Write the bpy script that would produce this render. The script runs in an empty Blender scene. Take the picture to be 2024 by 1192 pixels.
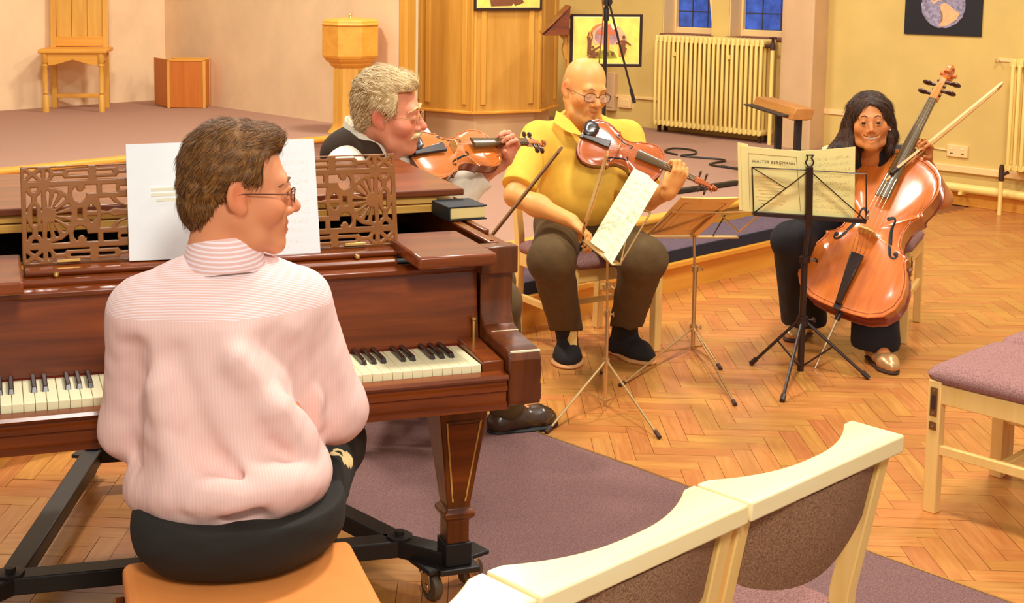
import bpy, math, random
import numpy as np
from mathutils import Vector, Matrix

C = bpy.context.scene.collection
S = bpy.context.scene
R = math.radians
random.seed(7)

# ---------------------------------------------------------------- camera, world, lights, exposure
F_PX, PX, PY, PITCH, CAM_H = 2600.0, 744.0, 232.0, R(6.3), 1.64
cam = bpy.data.objects.new('camera', bpy.data.cameras.new('camera'))
C.objects.link(cam)
cam.location = (0, 0, CAM_H)
cam.rotation_euler = (Matrix.Rotation(R(90) - PITCH, 3, 'X') @ Matrix.Rotation(R(0.2), 3, 'Z')).to_euler()
cam.data.sensor_width = 36.0
cam.data.lens = F_PX / 2024 * 36.0
cam.data.shift_x = (1012 - PX) / 2024
cam.data.shift_y = -(596 - PY) / 2024
cam.data.clip_start = 0.05
S.camera = cam

w = bpy.data.worlds.new('world'); S.world = w; w.use_nodes = True
w.node_tree.nodes['Background'].inputs[0].default_value = (1.0, 0.93, 0.82, 1)
w.node_tree.nodes['Background'].inputs[1].default_value = 0.60

def area(name, loc, target, size, power, col=(1.0, 0.96, 0.88)):
    l = bpy.data.lights.new(name, 'AREA'); l.energy = power; l.size = size; l.color = col; l.shape = 'DISK'
    o = bpy.data.objects.new(name, l); C.objects.link(o); o.location = loc
    o.rotation_euler = (Vector(target) - Vector(loc)).to_track_quat('-Z', 'Y').to_euler()
    return o
area('ceiling_lamp_light', (1.2, 3.6, 4.2), (0.9, 4.2, 0), 0.55, 130)
area('ceiling_lamp_light', (3.2, 6.0, 4.2), (2.6, 6.6, 0), 0.55, 108)
area('ceiling_lamp_light', (-1.4, 6.0, 4.3), (-1.2, 7.2, 0), 0.55, 185)
area('ceiling_lamp_light', (0.6, 8.8, 4.4), (0.3, 9.6, 0.4), 0.7, 120)
area('ceiling_lamp_light', (0.6, -0.8, 3.5), (0.9, 4.0, 0.7), 0.7, 115)
S.view_settings.view_transform = 'Standard'
S.view_settings.look = 'None'
S.view_settings.gamma = 1.0
S.view_settings.use_curve_mapping = False
S.view_settings.exposure = -0.12

# ---------------------------------------------------------------- materials
def lin(c):
    return tuple(((v / 255) / 12.92 if v / 255 <= 0.04045 else ((v / 255 + 0.055) / 1.055) ** 2.4) for v in c) + (1.0,)

def newmat(name, rgb=(200, 200, 200), rough=0.6, metal=0.0, spec=0.5, coat=0.0):
    m = bpy.data.materials.new(name); m.use_nodes = True
    b = m.node_tree.nodes['Principled BSDF']
    b.inputs['Base Color'].default_value = lin(rgb)
    b.inputs['Roughness'].default_value = rough
    b.inputs['Metallic'].default_value = metal
    b.inputs['Specular IOR Level'].default_value = spec
    b.inputs['Coat Weight'].default_value = coat
    b.inputs['Coat Roughness'].default_value = 0.12
    return m, m.node_tree, b

def coords(nt, scale=(1, 1, 1), kind='Object', rnd=False):
    tc = nt.nodes.new('ShaderNodeTexCoord'); mp = nt.nodes.new('ShaderNodeMapping')
    nt.links.new(tc.outputs[kind], mp.inputs[0]); mp.inputs['Scale'].default_value = scale
    if rnd:
        oi = nt.nodes.new('ShaderNodeObjectInfo'); ge = nt.nodes.new('ShaderNodeNewGeometry')
        ad = nt.nodes.new('ShaderNodeMath'); ad.operation = 'ADD'
        nt.links.new(oi.outputs['Random'], ad.inputs[0]); nt.links.new(ge.outputs['Random Per Island'], ad.inputs[1])
        ml = nt.nodes.new('ShaderNodeVectorMath'); ml.operation = 'SCALE'; ml.inputs[0].default_value = (13.1, 7.7, 5.3)
        nt.links.new(ad.outputs[0], ml.inputs['Scale']); nt.links.new(ml.outputs[0], mp.inputs['Location'])
        return mp.outputs[0], ad.outputs[0]
    return mp.outputs[0]

def noise(nt, vec, scale, detail=4, rough=0.6, dist=0.0):
    n = nt.nodes.new('ShaderNodeTexNoise'); nt.links.new(vec, n.inputs['Vector'])
    n.inputs['Scale'].default_value = scale; n.inputs['Detail'].default_value = detail
    n.inputs['Roughness'].default_value = rough; n.inputs['Distortion'].default_value = dist
    return n.outputs['Fac']

def ramp(nt, fac, stops):
    r = nt.nodes.new('ShaderNodeValToRGB'); nt.links.new(fac, r.inputs[0])
    el = r.color_ramp.elements
    el[0].position, el[0].color = stops[0][0], lin(stops[0][1])
    el[1].position, el[1].color = stops[-1][0], lin(stops[-1][1])
    for p, c in stops[1:-1]:
        e = el.new(p); e.color = lin(c)
    return r.outputs[0]

def bump(nt, b, fac, strength=0.2, dist=0.002):
    n = nt.nodes.new('ShaderNodeBump'); n.inputs['Strength'].default_value = strength; n.inputs['Distance'].default_value = dist
    nt.links.new(fac, n.inputs['Height']); nt.links.new(n.outputs[0], b.inputs['Normal'])

def simple(name, rgb, rough=0.6, metal=0.0, coat=0.0, spec=0.5, nz=None, bmp=None):
    m, nt, b = newmat(name, rgb, rough, metal, spec, coat)
    if nz:
        v = coords(nt); f = noise(nt, v, nz[0])
        lo = tuple(max(0, x * (1 - nz[1])) for x in rgb); hi = tuple(min(255, x * (1 + nz[1])) for x in rgb)
        nt.links.new(ramp(nt, f, [(0.3, lo), (0.7, hi)]), b.inputs['Base Color'])
    if bmp:
        v = coords(nt); bump(nt, b, noise(nt, v, bmp[0], 3), bmp[1], bmp[2] if len(bmp) > 2 else 0.002)
    return m

def wood(name, dark, light, axis=2, scale=9.0, rough=0.4, coat=0.0, stretch=0.07, rnd=False, spec=0.5, dist=0.5):
    m, nt, b = newmat(name, light, rough, 0, spec, coat)
    sc = [scale] * 3; sc[axis] = scale * stretch
    if rnd:
        v, r = coords(nt, sc, rnd=True)
    else:
        v = coords(nt, sc)
    f = noise(nt, v, 2.2, 6, 0.62, dist)
    col = ramp(nt, f, [(0.30, dark), (0.52, tuple((a + c) / 2 for a, c in zip(dark, light))), (0.72, light)])
    if rnd:
        wn = nt.nodes.new('ShaderNodeTexWhiteNoise'); wn.noise_dimensions = '1D'; nt.links.new(r, wn.inputs['W'])
        mr = nt.nodes.new('ShaderNodeMapRange'); nt.links.new(wn.outputs['Value'], mr.inputs[0])
        mr.inputs[3].default_value = 0.90; mr.inputs[4].default_value = 1.07
        hs = nt.nodes.new('ShaderNodeHueSaturation'); nt.links.new(col, hs.inputs['Color']); nt.links.new(mr.outputs[0], hs.inputs['Value'])
        mr2 = nt.nodes.new('ShaderNodeMapRange'); nt.links.new(wn.outputs['Color'], mr2.inputs[0]); mr2.inputs[3].default_value = 0.486; mr2.inputs[4].default_value = 0.510
        nt.links.new(mr2.outputs[0], hs.inputs['Hue'])
        col = hs.outputs[0]
    nt.links.new(col, b.inputs['Base Color'])
    bump(nt, b, f, 0.06, 0.001)
    return m

def fabric(name, lo, hi, scale=420.0, rough=0.95, strength=0.35, big=0.0):
    m, nt, b = newmat(name, hi, rough, 0, 0.15)
    v = coords(nt); f = noise(nt, v, scale, 2, 0.7)
    nt.links.new(ramp(nt, f, [(0.36, lo), (0.64, hi)]), b.inputs['Base Color'])
    bump(nt, b, f, strength, 0.002)
    return m

def attr_mat(name, rough=0.5, spec=0.4, bmp=None, sss=0.0, coat=0.0):
    m, nt, b = newmat(name, (200, 150, 120), rough, 0, spec, coat)
    a = nt.nodes.new('ShaderNodeAttribute'); a.attribute_name = 'Col'
    nt.links.new(a.outputs['Color'], b.inputs['Base Color'])
    if sss:
        b.inputs['Subsurface Weight'].default_value = sss
        b.inputs['Subsurface Radius'].default_value = (1.0, 0.35, 0.2); b.inputs['Subsurface Scale'].default_value = 0.006
    if bmp:
        v = coords(nt); bump(nt, b, noise(nt, v, bmp[0], 4), bmp[1], bmp[2])
    return m

M = {}
M['plaster_peach'] = simple('plaster_peach', (240, 206, 162), 0.9, spec=0.2, nz=(3.0, 0.03), bmp=(60, 0.12, 0.003))
M['plaster_yellow'] = simple('plaster_yellow', (217, 184, 107), 0.9, spec=0.2, nz=(2.4, 0.03), bmp=(60, 0.12, 0.003))
M['plaster_pink'] = simple('plaster_pink', (216, 177, 130), 0.85, spec=0.2, nz=(3, 0.03), bmp=(60, 0.1, 0.003))
M['paint_cream'] = simple('paint_cream', (246, 214, 122), 0.45, nz=(5, 0.02))
M['paint_sill'] = simple('paint_sill', (246, 206, 140), 0.5)
M['sill_red'] = simple('sill_red', (120, 62, 40), 0.5)
M['carpet_mauve'] = fabric('carpet_mauve', (141, 105, 90), (192, 148, 121), 260, strength=0.5)
M['carpet_runner'] = fabric('carpet_runner', (98, 71, 73), (143, 105, 96), 300, strength=0.5)
M['oak_light'] = wood('oak_light', (208, 144, 50), (228, 174, 74), 2, 7, 0.5)
M['oak_light_x'] = wood('oak_light_x', (218, 144, 44), (236, 172, 66), 0, 7, 0.5)
M['oak_panel'] = wood('oak_panel', (196, 135, 46), (214, 158, 70), 2, 6, 0.45)
M['oak_box'] = wood('oak_box', (190, 98, 22), (208, 120, 36), 2, 8, 0.5)
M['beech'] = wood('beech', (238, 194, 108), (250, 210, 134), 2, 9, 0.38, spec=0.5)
M['beech_lit'] = wood('beech_lit', (250, 226, 164), (255, 242, 196), 0, 9, 0.28, coat=0.6)  # same beech as the posts, paled: bright light put into the top rail colour
M['parquet'] = wood('parquet', (180, 112, 50), (204, 140, 72), 0, 26, 0.34, stretch=0.10, rnd=True, coat=0.2)
M['floor_joint'] = simple('floor_joint', (140, 82, 36), 0.8)
M['mahogany_x'] = wood('mahogany_x', (92, 37, 8), (152, 72, 18), 0, 10, 0.3, coat=0.22)
M['mahogany_y'] = wood('mahogany_y', (92, 37, 8), (152, 72, 18), 1, 10, 0.26, coat=0.3)
M['mahogany_z'] = wood('mahogany_z', (76, 34, 8), (134, 66, 20), 2, 10, 0.28, coat=0.25)
M['desk_brown'] = wood('desk_brown', (132, 78, 26), (160, 98, 36), 0, 10, 0.32, coat=0.1)
M['ivory'] = simple('ivory', (255, 246, 200), 0.35, coat=0.05)
M['ebony'] = simple('ebony', (44, 22, 12), 0.28, coat=0.3)
M['black_iron'] = simple('black_iron', (34, 28, 24), 0.45, bmp=(300, 0.1))
M['black_satin'] = simple('black_satin', (42, 22, 16), 0.4)
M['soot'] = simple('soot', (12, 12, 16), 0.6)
M['gilt'] = wood('gilt', (206, 148, 62), (238, 192, 104), 0, 12, 0.35, coat=0.2)
M['brass'] = simple('brass', (232, 190, 110), 0.3, 0.9)
M['chrome'] = simple('chrome', (222, 196, 160), 0.22, 1.0)
M['steel_gold'] = simple('steel_gold', (214, 182, 128), 0.3, 0.8)
M['rubber'] = simple('rubber', (66, 36, 26), 0.7)
M['wheel'] = simple('wheel', (92, 76, 54), 0.55)
M['leather_tan'] = simple('leather_tan', (252, 152, 78), 0.45, nz=(5, 0.05), bmp=(180, 0.15, 0.002))
M['chair_fabric'] = fabric('chair_fabric', (123, 86, 84), (178, 131, 122), 330, strength=0.4)
M['back_fabric'] = fabric('back_fabric', (116, 84, 60), (168, 128, 98), 330, strength=0.4)
M['navy_quilt'] = fabric('navy_quilt', (44, 38, 54), (66, 58, 78), 200)
M['paper_blue'] = None
# ---------------------------------------------------------------- mesh helpers
def ident(): return Matrix.Identity(4)
def TR(x=0, y=0, z=0): return Matrix.Translation((x, y, z))
def RZ(a): return Matrix.Rotation(a, 4, 'Z')
def RX(a): return Matrix.Rotation(a, 4, 'X')
def RY(a): return Matrix.Rotation(a, 4, 'Y')
def frame(x, y, z, o=(0, 0, 0)):
    m = Matrix((x, y, z)).transposed().to_4x4(); m.translation = Vector(o); return m

class MB:
    def __init__(s, m=None): s.v = []; s.f = []; s.M = m or ident()
    def add(s, vs, fs):
        n = len(s.v); s.v += [tuple(s.M @ Vector(p)) for p in vs]; s.f += [tuple(i + n for i in f) for f in fs]; return s
    def box(s, x0, x1, y0, y1, z0, z1):
        return s.add([(x0, y0, z0), (x1, y0, z0), (x1, y1, z0), (x0, y1, z0), (x0, y0, z1), (x1, y0, z1), (x1, y1, z1), (x0, y1, z1)],
                     [(0, 3, 2, 1), (4, 5, 6, 7), (0, 1, 5, 4), (1, 2, 6, 5), (2, 3, 7, 6), (3, 0, 4, 7)])
    def hexa(s, b, t):   # bottom and top quads, counter clockwise from above
        return s.add(list(b) + list(t), [(0, 3, 2, 1), (4, 5, 6, 7), (0, 1, 5, 4), (1, 2, 6, 5), (2, 3, 7, 6), (3, 0, 4, 7)])
    def loft(s, rings, caps=True, closed=True):
        n = len(rings[0]); vs = [p for r in rings for p in r]; fs = []
        for i in range(len(rings) - 1):
            for j in range(n if closed else n - 1):
                k = (j + 1) % n
                fs.append((i * n + j, i * n + k, (i + 1) * n + k, (i + 1) * n + j))
        if caps and closed:
            fs.append(tuple(reversed(range(n)))); fs.append(tuple((len(rings) - 1) * n + j for j in range(n)))
        return s.add(vs, fs)
    def prism(s, poly, a0, a1, plane='xy'):
        def p3(p, a): return (p[0], p[1], a) if plane == 'xy' else ((p[0], a, p[1]) if plane == 'xz' else (a, p[0], p[1]))
        return s.loft([[p3(p, a0) for p in poly], [p3(p, a1) for p in poly]])
    def lathe(s, prof, n=16, phase=0.0):
        return s.loft([[(r * math.cos(2 * math.pi * (j + phase) / n), r * math.sin(2 * math.pi * (j + phase) / n), z) for j in range(n)] for r, z in prof])
    def tube(s, pts, r, n=8, flat=None):
        pts = [Vector(p) for p in pts]; rs = r if isinstance(r, (list, tuple)) else [r] * len(pts)
        rings = []; t0 = (pts[1] - pts[0]).normalized()
        up = Vector((0, 0, 1)) if abs(t0.z) < 0.9 else Vector((1, 0, 0))
        a = t0.cross(up).normalized()
        for i, p in enumerate(pts):
            t = ((pts[min(i + 1, len(pts) - 1)] - p).normalized() + (p - pts[max(i - 1, 0)]).normalized())
            t = t.normalized() if t.length > 1e-6 else t0
            a = (a - t * a.dot(t)).normalized(); b = t.cross(a)
            fl = flat if flat else 1.0
            rings.append([tuple(p + a * rs[i] * math.cos(2 * math.pi * j / n) + b * rs[i] * fl * math.sin(2 * math.pi * j / n)) for j in range(n)])
        return s.loft(rings)
    def sphere(s, c, r, n=12, k=8, sc=(1, 1, 1)):
        rings = []
        for i in range(k + 1):
            th = math.pi * (i + 0.02) / (k + 0.04)
            rings.append([(c[0] + sc[0] * r * math.sin(th) * math.cos(2 * math.pi * j / n), c[1] + sc[1] * r * math.sin(th) * math.sin(2 * math.pi * j / n), c[2] - sc[2] * r * math.cos(th)) for j in range(n)])
        return s.loft(rings)
    def obj(s, name, mat, parent=None, bev=0.0, seg=2, ang=40, smooth=True, me=None):
        if me is None:
            me = bpy.data.meshes.new(name); me.from_pydata(s.v, [], s.f); me.validate()
            if smooth:
                me.shade_smooth(); me.set_sharp_from_angle(angle=R(ang))
            me.materials.append(M[mat] if isinstance(mat, str) else mat)
        o = bpy.data.objects.new(name, me); C.objects.link(o)
        if parent: o.parent = parent
        if bev:
            b = o.modifiers.new('bevel', 'BEVEL'); b.width = bev; b.segments = seg; b.limit_method = 'ANGLE'; b.angle_limit = R(35)
            b.harden_normals = False
        return o

def thing(name, label, cat, loc=(0, 0, 0), rotz=0.0, group=None):
    o = bpy.data.objects.new(name, None); C.objects.link(o); o.empty_display_size = 0.1
    o.location = loc; o.rotation_euler = (0, 0, rotz)
    o['label'] = label; o['category'] = cat
    if group: o['group'] = group
    return o
def tag(o, label, cat, group=None, kind=None):
    o['label'] = label; o['category'] = cat
    if group: o['group'] = group
    if kind: o['kind'] = kind
    return o
def struct(o, label=None):
    o['kind'] = 'structure'
    if label: o['label'] = label
    return o
def share(o, name, parent, m):
    c = bpy.data.objects.new(name, o.data); C.objects.link(c); c.parent = parent; c.matrix_local = m
    for md in o.modifiers:
        n = c.modifiers.new(md.name, md.type); n.width = md.width; n.segments = md.segments; n.limit_method = md.limit_method; n.angle_limit = md.angle_limit
    return c
def copy_tree(o, parent=None):
    c = o.copy(); C.objects.link(c)
    if parent is not None: c.parent = parent
    for ch in list(o.children): copy_tree(ch, c)
    return c
def spline(pts, n=6):
    pts = [Vector(p) for p in pts]; out = []
    for i in range(len(pts) - 1):
        p0, p1, p2, p3 = pts[max(i - 1, 0)], pts[i], pts[i + 1], pts[min(i + 2, len(pts) - 1)]
        for k in range(n):
            t = k / n
            out.append(0.5 * ((2 * p1) + (p2 - p0) * t + (2 * p0 - 5 * p1 + 4 * p2 - p3) * t * t + (3 * p1 - p0 - 3 * p2 + p3) * t ** 3))
    out.append(pts[-1]); return out

RA = R(40.5)                                  # the room's axes: u along the dais front, v towards the far wall
UX, UY = math.cos(RA), math.sin(RA)
def rw(u, v, z=0.0): return Vector((u * UX - v * UY, u * UY + v * UX, z))
def room(o): o.rotation_euler = (0, 0, RA); return o
# ---------------------------------------------------------------- smooth solid fields -> one continuous mesh
def surface_nets(Fd, org, h):
    sgn = Fd < 0
    nx, ny, nz = Fd.shape
    cnt = np.zeros((nx - 1, ny - 1, nz - 1), np.int8)
    offs = [(i, j, k) for i in (0, 1) for j in (0, 1) for k in (0, 1)]
    for i, j, k in offs: cnt += sgn[i:nx - 1 + i, j:ny - 1 + j, k:nz - 1 + k]
    act = np.argwhere((cnt > 0) & (cnt < 8))
    idx = np.full(cnt.shape, -1, np.int32); idx[act[:, 0], act[:, 1], act[:, 2]] = np.arange(len(act))
    val = {o: Fd[act[:, 0] + o[0], act[:, 1] + o[1], act[:, 2] + o[2]] for o in offs}
    acc = np.zeros((len(act), 3)); num = np.zeros(len(act))
    for a in offs:
        for ax in range(3):
            if a[ax]: continue
            b = list(a); b[ax] = 1; b = tuple(b)
            va, vb = val[a], val[b]; m = (va < 0) != (vb < 0)
            t = np.where(m, va / np.where(m, va - vb, 1), 0)
            p = np.zeros((len(act), 3)); p[:] = a; p[:, ax] = t
            acc[m] += p[m]; num[m] += 1
    V = org + h * (act + acc / num[:, None])
    Q = []
    for ax in range(3):
        u, w_ = (ax + 1) % 3, (ax + 2) % 3
        sl0 = [slice(None)] * 3; sl1 = [slice(None)] * 3; sl0[ax] = slice(0, -1); sl1[ax] = slice(1, None)
        e = np.argwhere(sgn[tuple(sl0)] != sgn[tuple(sl1)])
        e = e[(e[:, u] > 0) & (e[:, w_] > 0) & (e[:, u] < Fd.shape[u] - 1) & (e[:, w_] < Fd.shape[w_] - 1)]
        def cell(du, dw):
            c = e.copy(); c[:, u] -= du; c[:, w_] -= dw; return idx[c[:, 0], c[:, 1], c[:, 2]]
        q = np.stack([cell(1, 1), cell(0, 1), cell(0, 0), cell(1, 0)], 1)
        flip = ~sgn[e[:, 0], e[:, 1], e[:, 2]]
        q[flip] = q[flip][:, ::-1]
        Q.append(q)
    return V, np.concatenate(Q)

def relax(V, Q, it=1, f=0.5):
    for _ in range(it):
        s = np.zeros_like(V); c = np.zeros(len(V))
        for a, b in ((0, 1), (1, 2), (2, 3), (3, 0)):
            np.add.at(s, Q[:, a], V[Q[:, b]]); np.add.at(s, Q[:, b], V[Q[:, a]])
            c += np.bincount(Q[:, a], minlength=len(V)) + np.bincount(Q[:, b], minlength=len(V))
        V = V * (1 - f) + f * s / np.maximum(c, 1)[:, None]
    return V

class Field:
    """union / cut of soft primitives, sampled on a grid"""
    def __init__(s): s.ops = []
    def cap(s, a, b, ra, rb=None, k=0.012, flat=None, cut=False):
        rb = ra if rb is None else rb
        a, b = np.array(a, float), np.array(b, float); r = max(ra, rb)
        s.ops.append(('cap', a, b, ra, rb, k, flat, cut, np.minimum(a, b) - r, np.maximum(a, b) + r)); return s
    def chain(s, pts, rs, k=0.012, flat=None):
        for i in range(len(pts) - 1): s.cap(pts[i], pts[i + 1], rs[i], rs[i + 1], k, flat)
        return s
    def ell(s, c, r, rot=None, k=0.012, cut=False):
        c, r = np.array(c, float), np.array(r, float); m = np.array(rot, float) if rot is not None else np.eye(3)
        e = np.abs(m) @ r
        s.ops.append(('ell', c, r, m, k, cut, c - e, c + e)); return s
    def plane(s, n, p, k=0.0, box=None):       # keep the side the normal points away from
        n = np.array(n, float); n /= np.linalg.norm(n)
        s.ops.append(('plane', n, float(n @ np.array(p, float)), k, box)); return s
    def warp(s, fn): s.ops.append(('warp', fn)); return s
    def clip(s, fn): s.ops.append(('clip', fn)); return s
    def build(s, h, pad=0.02, it=1):
        bb = [o for o in s.ops if o[0] in ('cap', 'ell') and not (o[7] if o[0] == 'cap' else o[5])]
        lo = np.min([o[-2] for o in bb], 0) - pad; hi = np.max([o[-1] for o in bb], 0) + pad
        n = np.ceil((hi - lo) / h).astype(int) + 1
        Fd = np.full(n, 1.0, np.float32)
        ax = [(lo[i] + h * np.arange(n[i])).astype(np.float32) for i in range(3)]
        for o in s.ops:
            if o[0] in ('cap', 'ell'):
                k = o[5] if o[0] == 'cap' else o[4]; cut = o[7] if o[0] == 'cap' else o[5]
                mg = k * 1.3 + 4 * h
                i0 = np.clip(np.floor((o[-2] - mg - lo) / h).astype(int), 0, n - 1); i1 = np.clip(np.ceil((o[-1] + mg - lo) / h).astype(int) + 1, 1, n)
                if np.any(i1 <= i0): continue
                sl = tuple(slice(i0[q], i1[q]) for q in range(3))
                X = ax[0][sl[0]][:, None, None]; Y = ax[1][sl[1]][None, :, None]; Z = ax[2][sl[2]][None, None, :]
                if o[0] == 'cap':
                    a, b, ra, rb, flat = o[1], o[2], o[3], o[4], o[6]
                    px, py, pz = X - a[0], Y - a[1], Z - a[2]; d = b - a
                    if flat is not None:
                        fa = np.array(flat[0], float); fa /= np.linalg.norm(fa); g = 1 / flat[1] - 1
                        dot = px * fa[0] + py * fa[1] + pz * fa[2]
                        px = px + g * dot * fa[0]; py = py + g * dot * fa[1]; pz = pz + g * dot * fa[2]
                        d = d + g * (d @ fa) * fa
                    L = max(d @ d, 1e-9)
                    t = np.clip((px * d[0] + py * d[1] + pz * d[2]) / L, 0, 1)
                    D = np.sqrt((px - t * d[0]) ** 2 + (py - t * d[1]) ** 2 + (pz - t * d[2]) ** 2) - (ra + (rb - ra) * t)
                    if flat is not None: D = D * (0.5 + 0.5 * flat[1])
                else:
                    c, r, m = o[1], o[2], o[3]
                    px, py, pz = X - c[0], Y - c[1], Z - c[2]
                    q = [(px * m[0, i] + py * m[1, i] + pz * m[2, i]) for i in range(3)]
                    k0 = np.sqrt((q[0] / r[0]) ** 2 + (q[1] / r[1]) ** 2 + (q[2] / r[2]) ** 2)
                    k1 = np.sqrt((q[0] / r[0] ** 2) ** 2 + (q[1] / r[1] ** 2) ** 2 + (q[2] / r[2] ** 2) ** 2)
                    D = k0 * (k0 - 1) / np.maximum(k1, 1e-6)
                A = Fd[sl]
                if cut:
                    hh = np.maximum(k - np.abs(A + D), 0) / max(k, 1e-6)
                    Fd[sl] = np.maximum(A, -D) + hh * hh * k * 0.25
                else:
                    hh = np.maximum(k - np.abs(A - D), 0) / max(k, 1e-6)
                    Fd[sl] = np.minimum(A, D) - hh * hh * k * 0.25
            elif o[0] == 'plane':
                D = (ax[0][:, None, None] * o[1][0] + ax[1][None, :, None] * o[1][1] + ax[2][None, None, :] * o[1][2]) - o[2]
                if o[4] is not None:
                    b0, b1 = np.array(o[4][0]), np.array(o[4][1])
                    i0 = np.clip(np.floor((b0 - lo) / h).astype(int), 0, n); i1 = np.clip(np.ceil((b1 - lo) / h).astype(int), 0, n)
                    sl = tuple(slice(i0[q], i1[q]) for q in range(3))
                    Fd[sl] = np.maximum(Fd[sl], D[sl])
                else:
                    Fd = np.maximum(Fd, D)
            elif o[0] == 'clip':
                I = np.argwhere(Fd < 0.03); m = (I[:, 0], I[:, 1], I[:, 2])
                Fd[m] = np.maximum(Fd[m], o[1](lo + h * I).astype(np.float32))
            else:
                m = np.abs(Fd) < 0.03
                I = np.argwhere(m); Pp = lo + h * I
                Fd[m] += o[1](Pp).astype(np.float32)
        V, Q = surface_nets(Fd, lo, h)
        return relax(V, Q, it), Q

def field_obj(fd, h, name, mat, parent=None, origin=(0, 0, 0), it=1, color=None, ang=None, local=True, keep=0):
    V, Q = fd.build(h, it=it)
    if keep:                                  # drop crumbs
        lab = np.arange(len(V))
        while True:
            m = np.minimum.reduce(lab[Q], axis=1); new = lab.copy()
            for c_ in range(4): np.minimum.at(new, Q[:, c_], m)
            new = new[new]
            if np.array_equal(new, lab): break
            lab = new
        root, cnt = np.unique(lab, return_counts=True)
        ok = np.isin(lab, root[cnt > 0.02 * cnt.max()])
        remap = np.cumsum(ok) - 1; Q = remap[Q[ok[Q[:, 0]]]]; V = V[ok]
    me = bpy.data.meshes.new(name)
    P_ = V - np.array(origin)
    me.vertices.add(len(P_)); me.vertices.foreach_set('co', P_.astype(np.float32).ravel())
    me.loops.add(Q.size); me.loops.foreach_set('vertex_index', Q.astype(np.int32).ravel())
    me.polygons.add(len(Q)); me.polygons.foreach_set('loop_start', (np.arange(len(Q)) * 4).astype(np.int32))
    me.update(calc_edges=True); me.validate()
    me.polygons.foreach_set('use_smooth', np.ones(len(me.polygons), bool))
    if ang: me.set_sharp_from_angle(angle=R(ang))
    if color is not None:
        a = me.attributes.new('Col', 'FLOAT_COLOR', 'POINT'); c = color(V)
        if c.shape[1] == 3: c = np.concatenate([c, np.ones((len(c), 1))], 1)
        a.data.foreach_set('color', c.astype(np.float32).ravel())
    me.materials.append(M[mat] if isinstance(mat, str) else mat)
    o = bpy.data.objects.new(name, me); C.objects.link(o)
    if parent: o.parent = parent
    return o
# ================================================================ SETTING
# ---- floor and its herringbone blocks
fl = MB().box(-4, 8, -0.5, 12, -0.12, -0.006).obj('floor', 'floor_joint', smooth=False); struct(fl, 'herringbone block floor of warm orange brown wood')
BW, NB, BA = 0.068, 4, R(-4.5)
blk0 = MB().box(0.0008, NB * BW - 0.0008, 0.0008, BW - 0.0008, -0.02, 0.0)
cb, sb = math.cos(BA), math.sin(BA)
def flo(p): return (p[0] * cb - p[1] * sb, p[0] * sb + p[1] * cb)
def seen(x, y):
    f = y * math.cos(PITCH) + CAM_H * math.sin(PITCH)
    if f < 1.5: return None
    px = PX + F_PX * x / f; py = PY + F_PX * (CAM_H * math.cos(PITCH) - y * math.sin(PITCH)) / f
    return (px, py, f)
cand = []
for i in range(-70, 130):
    for j in range(-10, 170):
        k = (i - j) % (2 * NB)
        if k == 0: q = (i * BW, j * BW, 0)
        elif k == 2 * NB - 1: q = (i * BW, j * BW, 1)          # lowest cell of a vertical block
        else: continue
        cx, cy = (q[0] + BW * NB / 2, q[1] + BW / 2) if q[2] == 0 else (q[0] + BW / 2, q[1] + BW * NB / 2)
        X, Y = flo((cx, cy)); u = X * UX + Y * UY; v = -X * UY + Y * UX
        if v > 4.2 or u > 9.3: continue
        s = seen(X, Y)
        if not s or s[0] < -150 or s[0] > 2200 or s[1] > 1400: continue
        hid = (2.58 < u < 3.28 and v < 3.7) or not (-40 < s[0] < 2064 and s[1] < 1230)
        # behind the pianist, the piano case or the near chairs nothing of the floor shows
        if s[0] < 1000 and s[1] < 1000 and not (s[0] < 220 and s[1] > 890): hid = True
        if 230 < s[0] < 690 and s[1] > 900: hid = True
        if s[1] - 0.45 * (1700 - s[0]) > 905 and s[0] < 1800 and s[0] > 900: hid = True
        cand.append((hid, s[2], q))
cand.sort(key=lambda t: (t[0], t[1]))
me = None; rest = MB()
for n, (hid, d, q) in enumerate(cand):
    ang = 0 if q[2] == 0 else math.pi / 2
    m = RZ(BA) @ TR(q[0] + (BW if q[2] else 0), q[1], random.uniform(-0.0006, 0.0006)) @ RZ(ang)
    if n < 300:
        if me is None:
            o = blk0.obj('parquet_block', 'parquet', fl, smooth=False); me = o.data
        else:
            o = bpy.data.objects.new('parquet_block', me); C.objects.link(o); o.parent = fl
        o.matrix_local = m
    else:
        rest.M = m; rest.box(0.0008, NB * BW - 0.0008, 0.0008, BW - 0.0008, -0.02, 0.0)
o = rest.obj('parquet_blocks', 'parquet', fl, smooth=False); o['kind'] = 'stuff'

# ---- carpet strip in the aisle
t = thing('carpet_runner', 'dull mauve carpet strip let into the wood block floor under the piano', 'carpet', (0, 0, 0), RA)
MB().box(2.44, 3.40, 0.5, 3.98, -0.004, 0.004).obj('pile', 'carpet_runner', t, smooth=False)
for u in (2.432, 3.40): MB().box(u, u + 0.008, 0.5, 3.98, -0.004, 0.006).obj('edge_strip', 'brass' if u > 3 else 'rubber', t, smooth=False)

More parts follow.
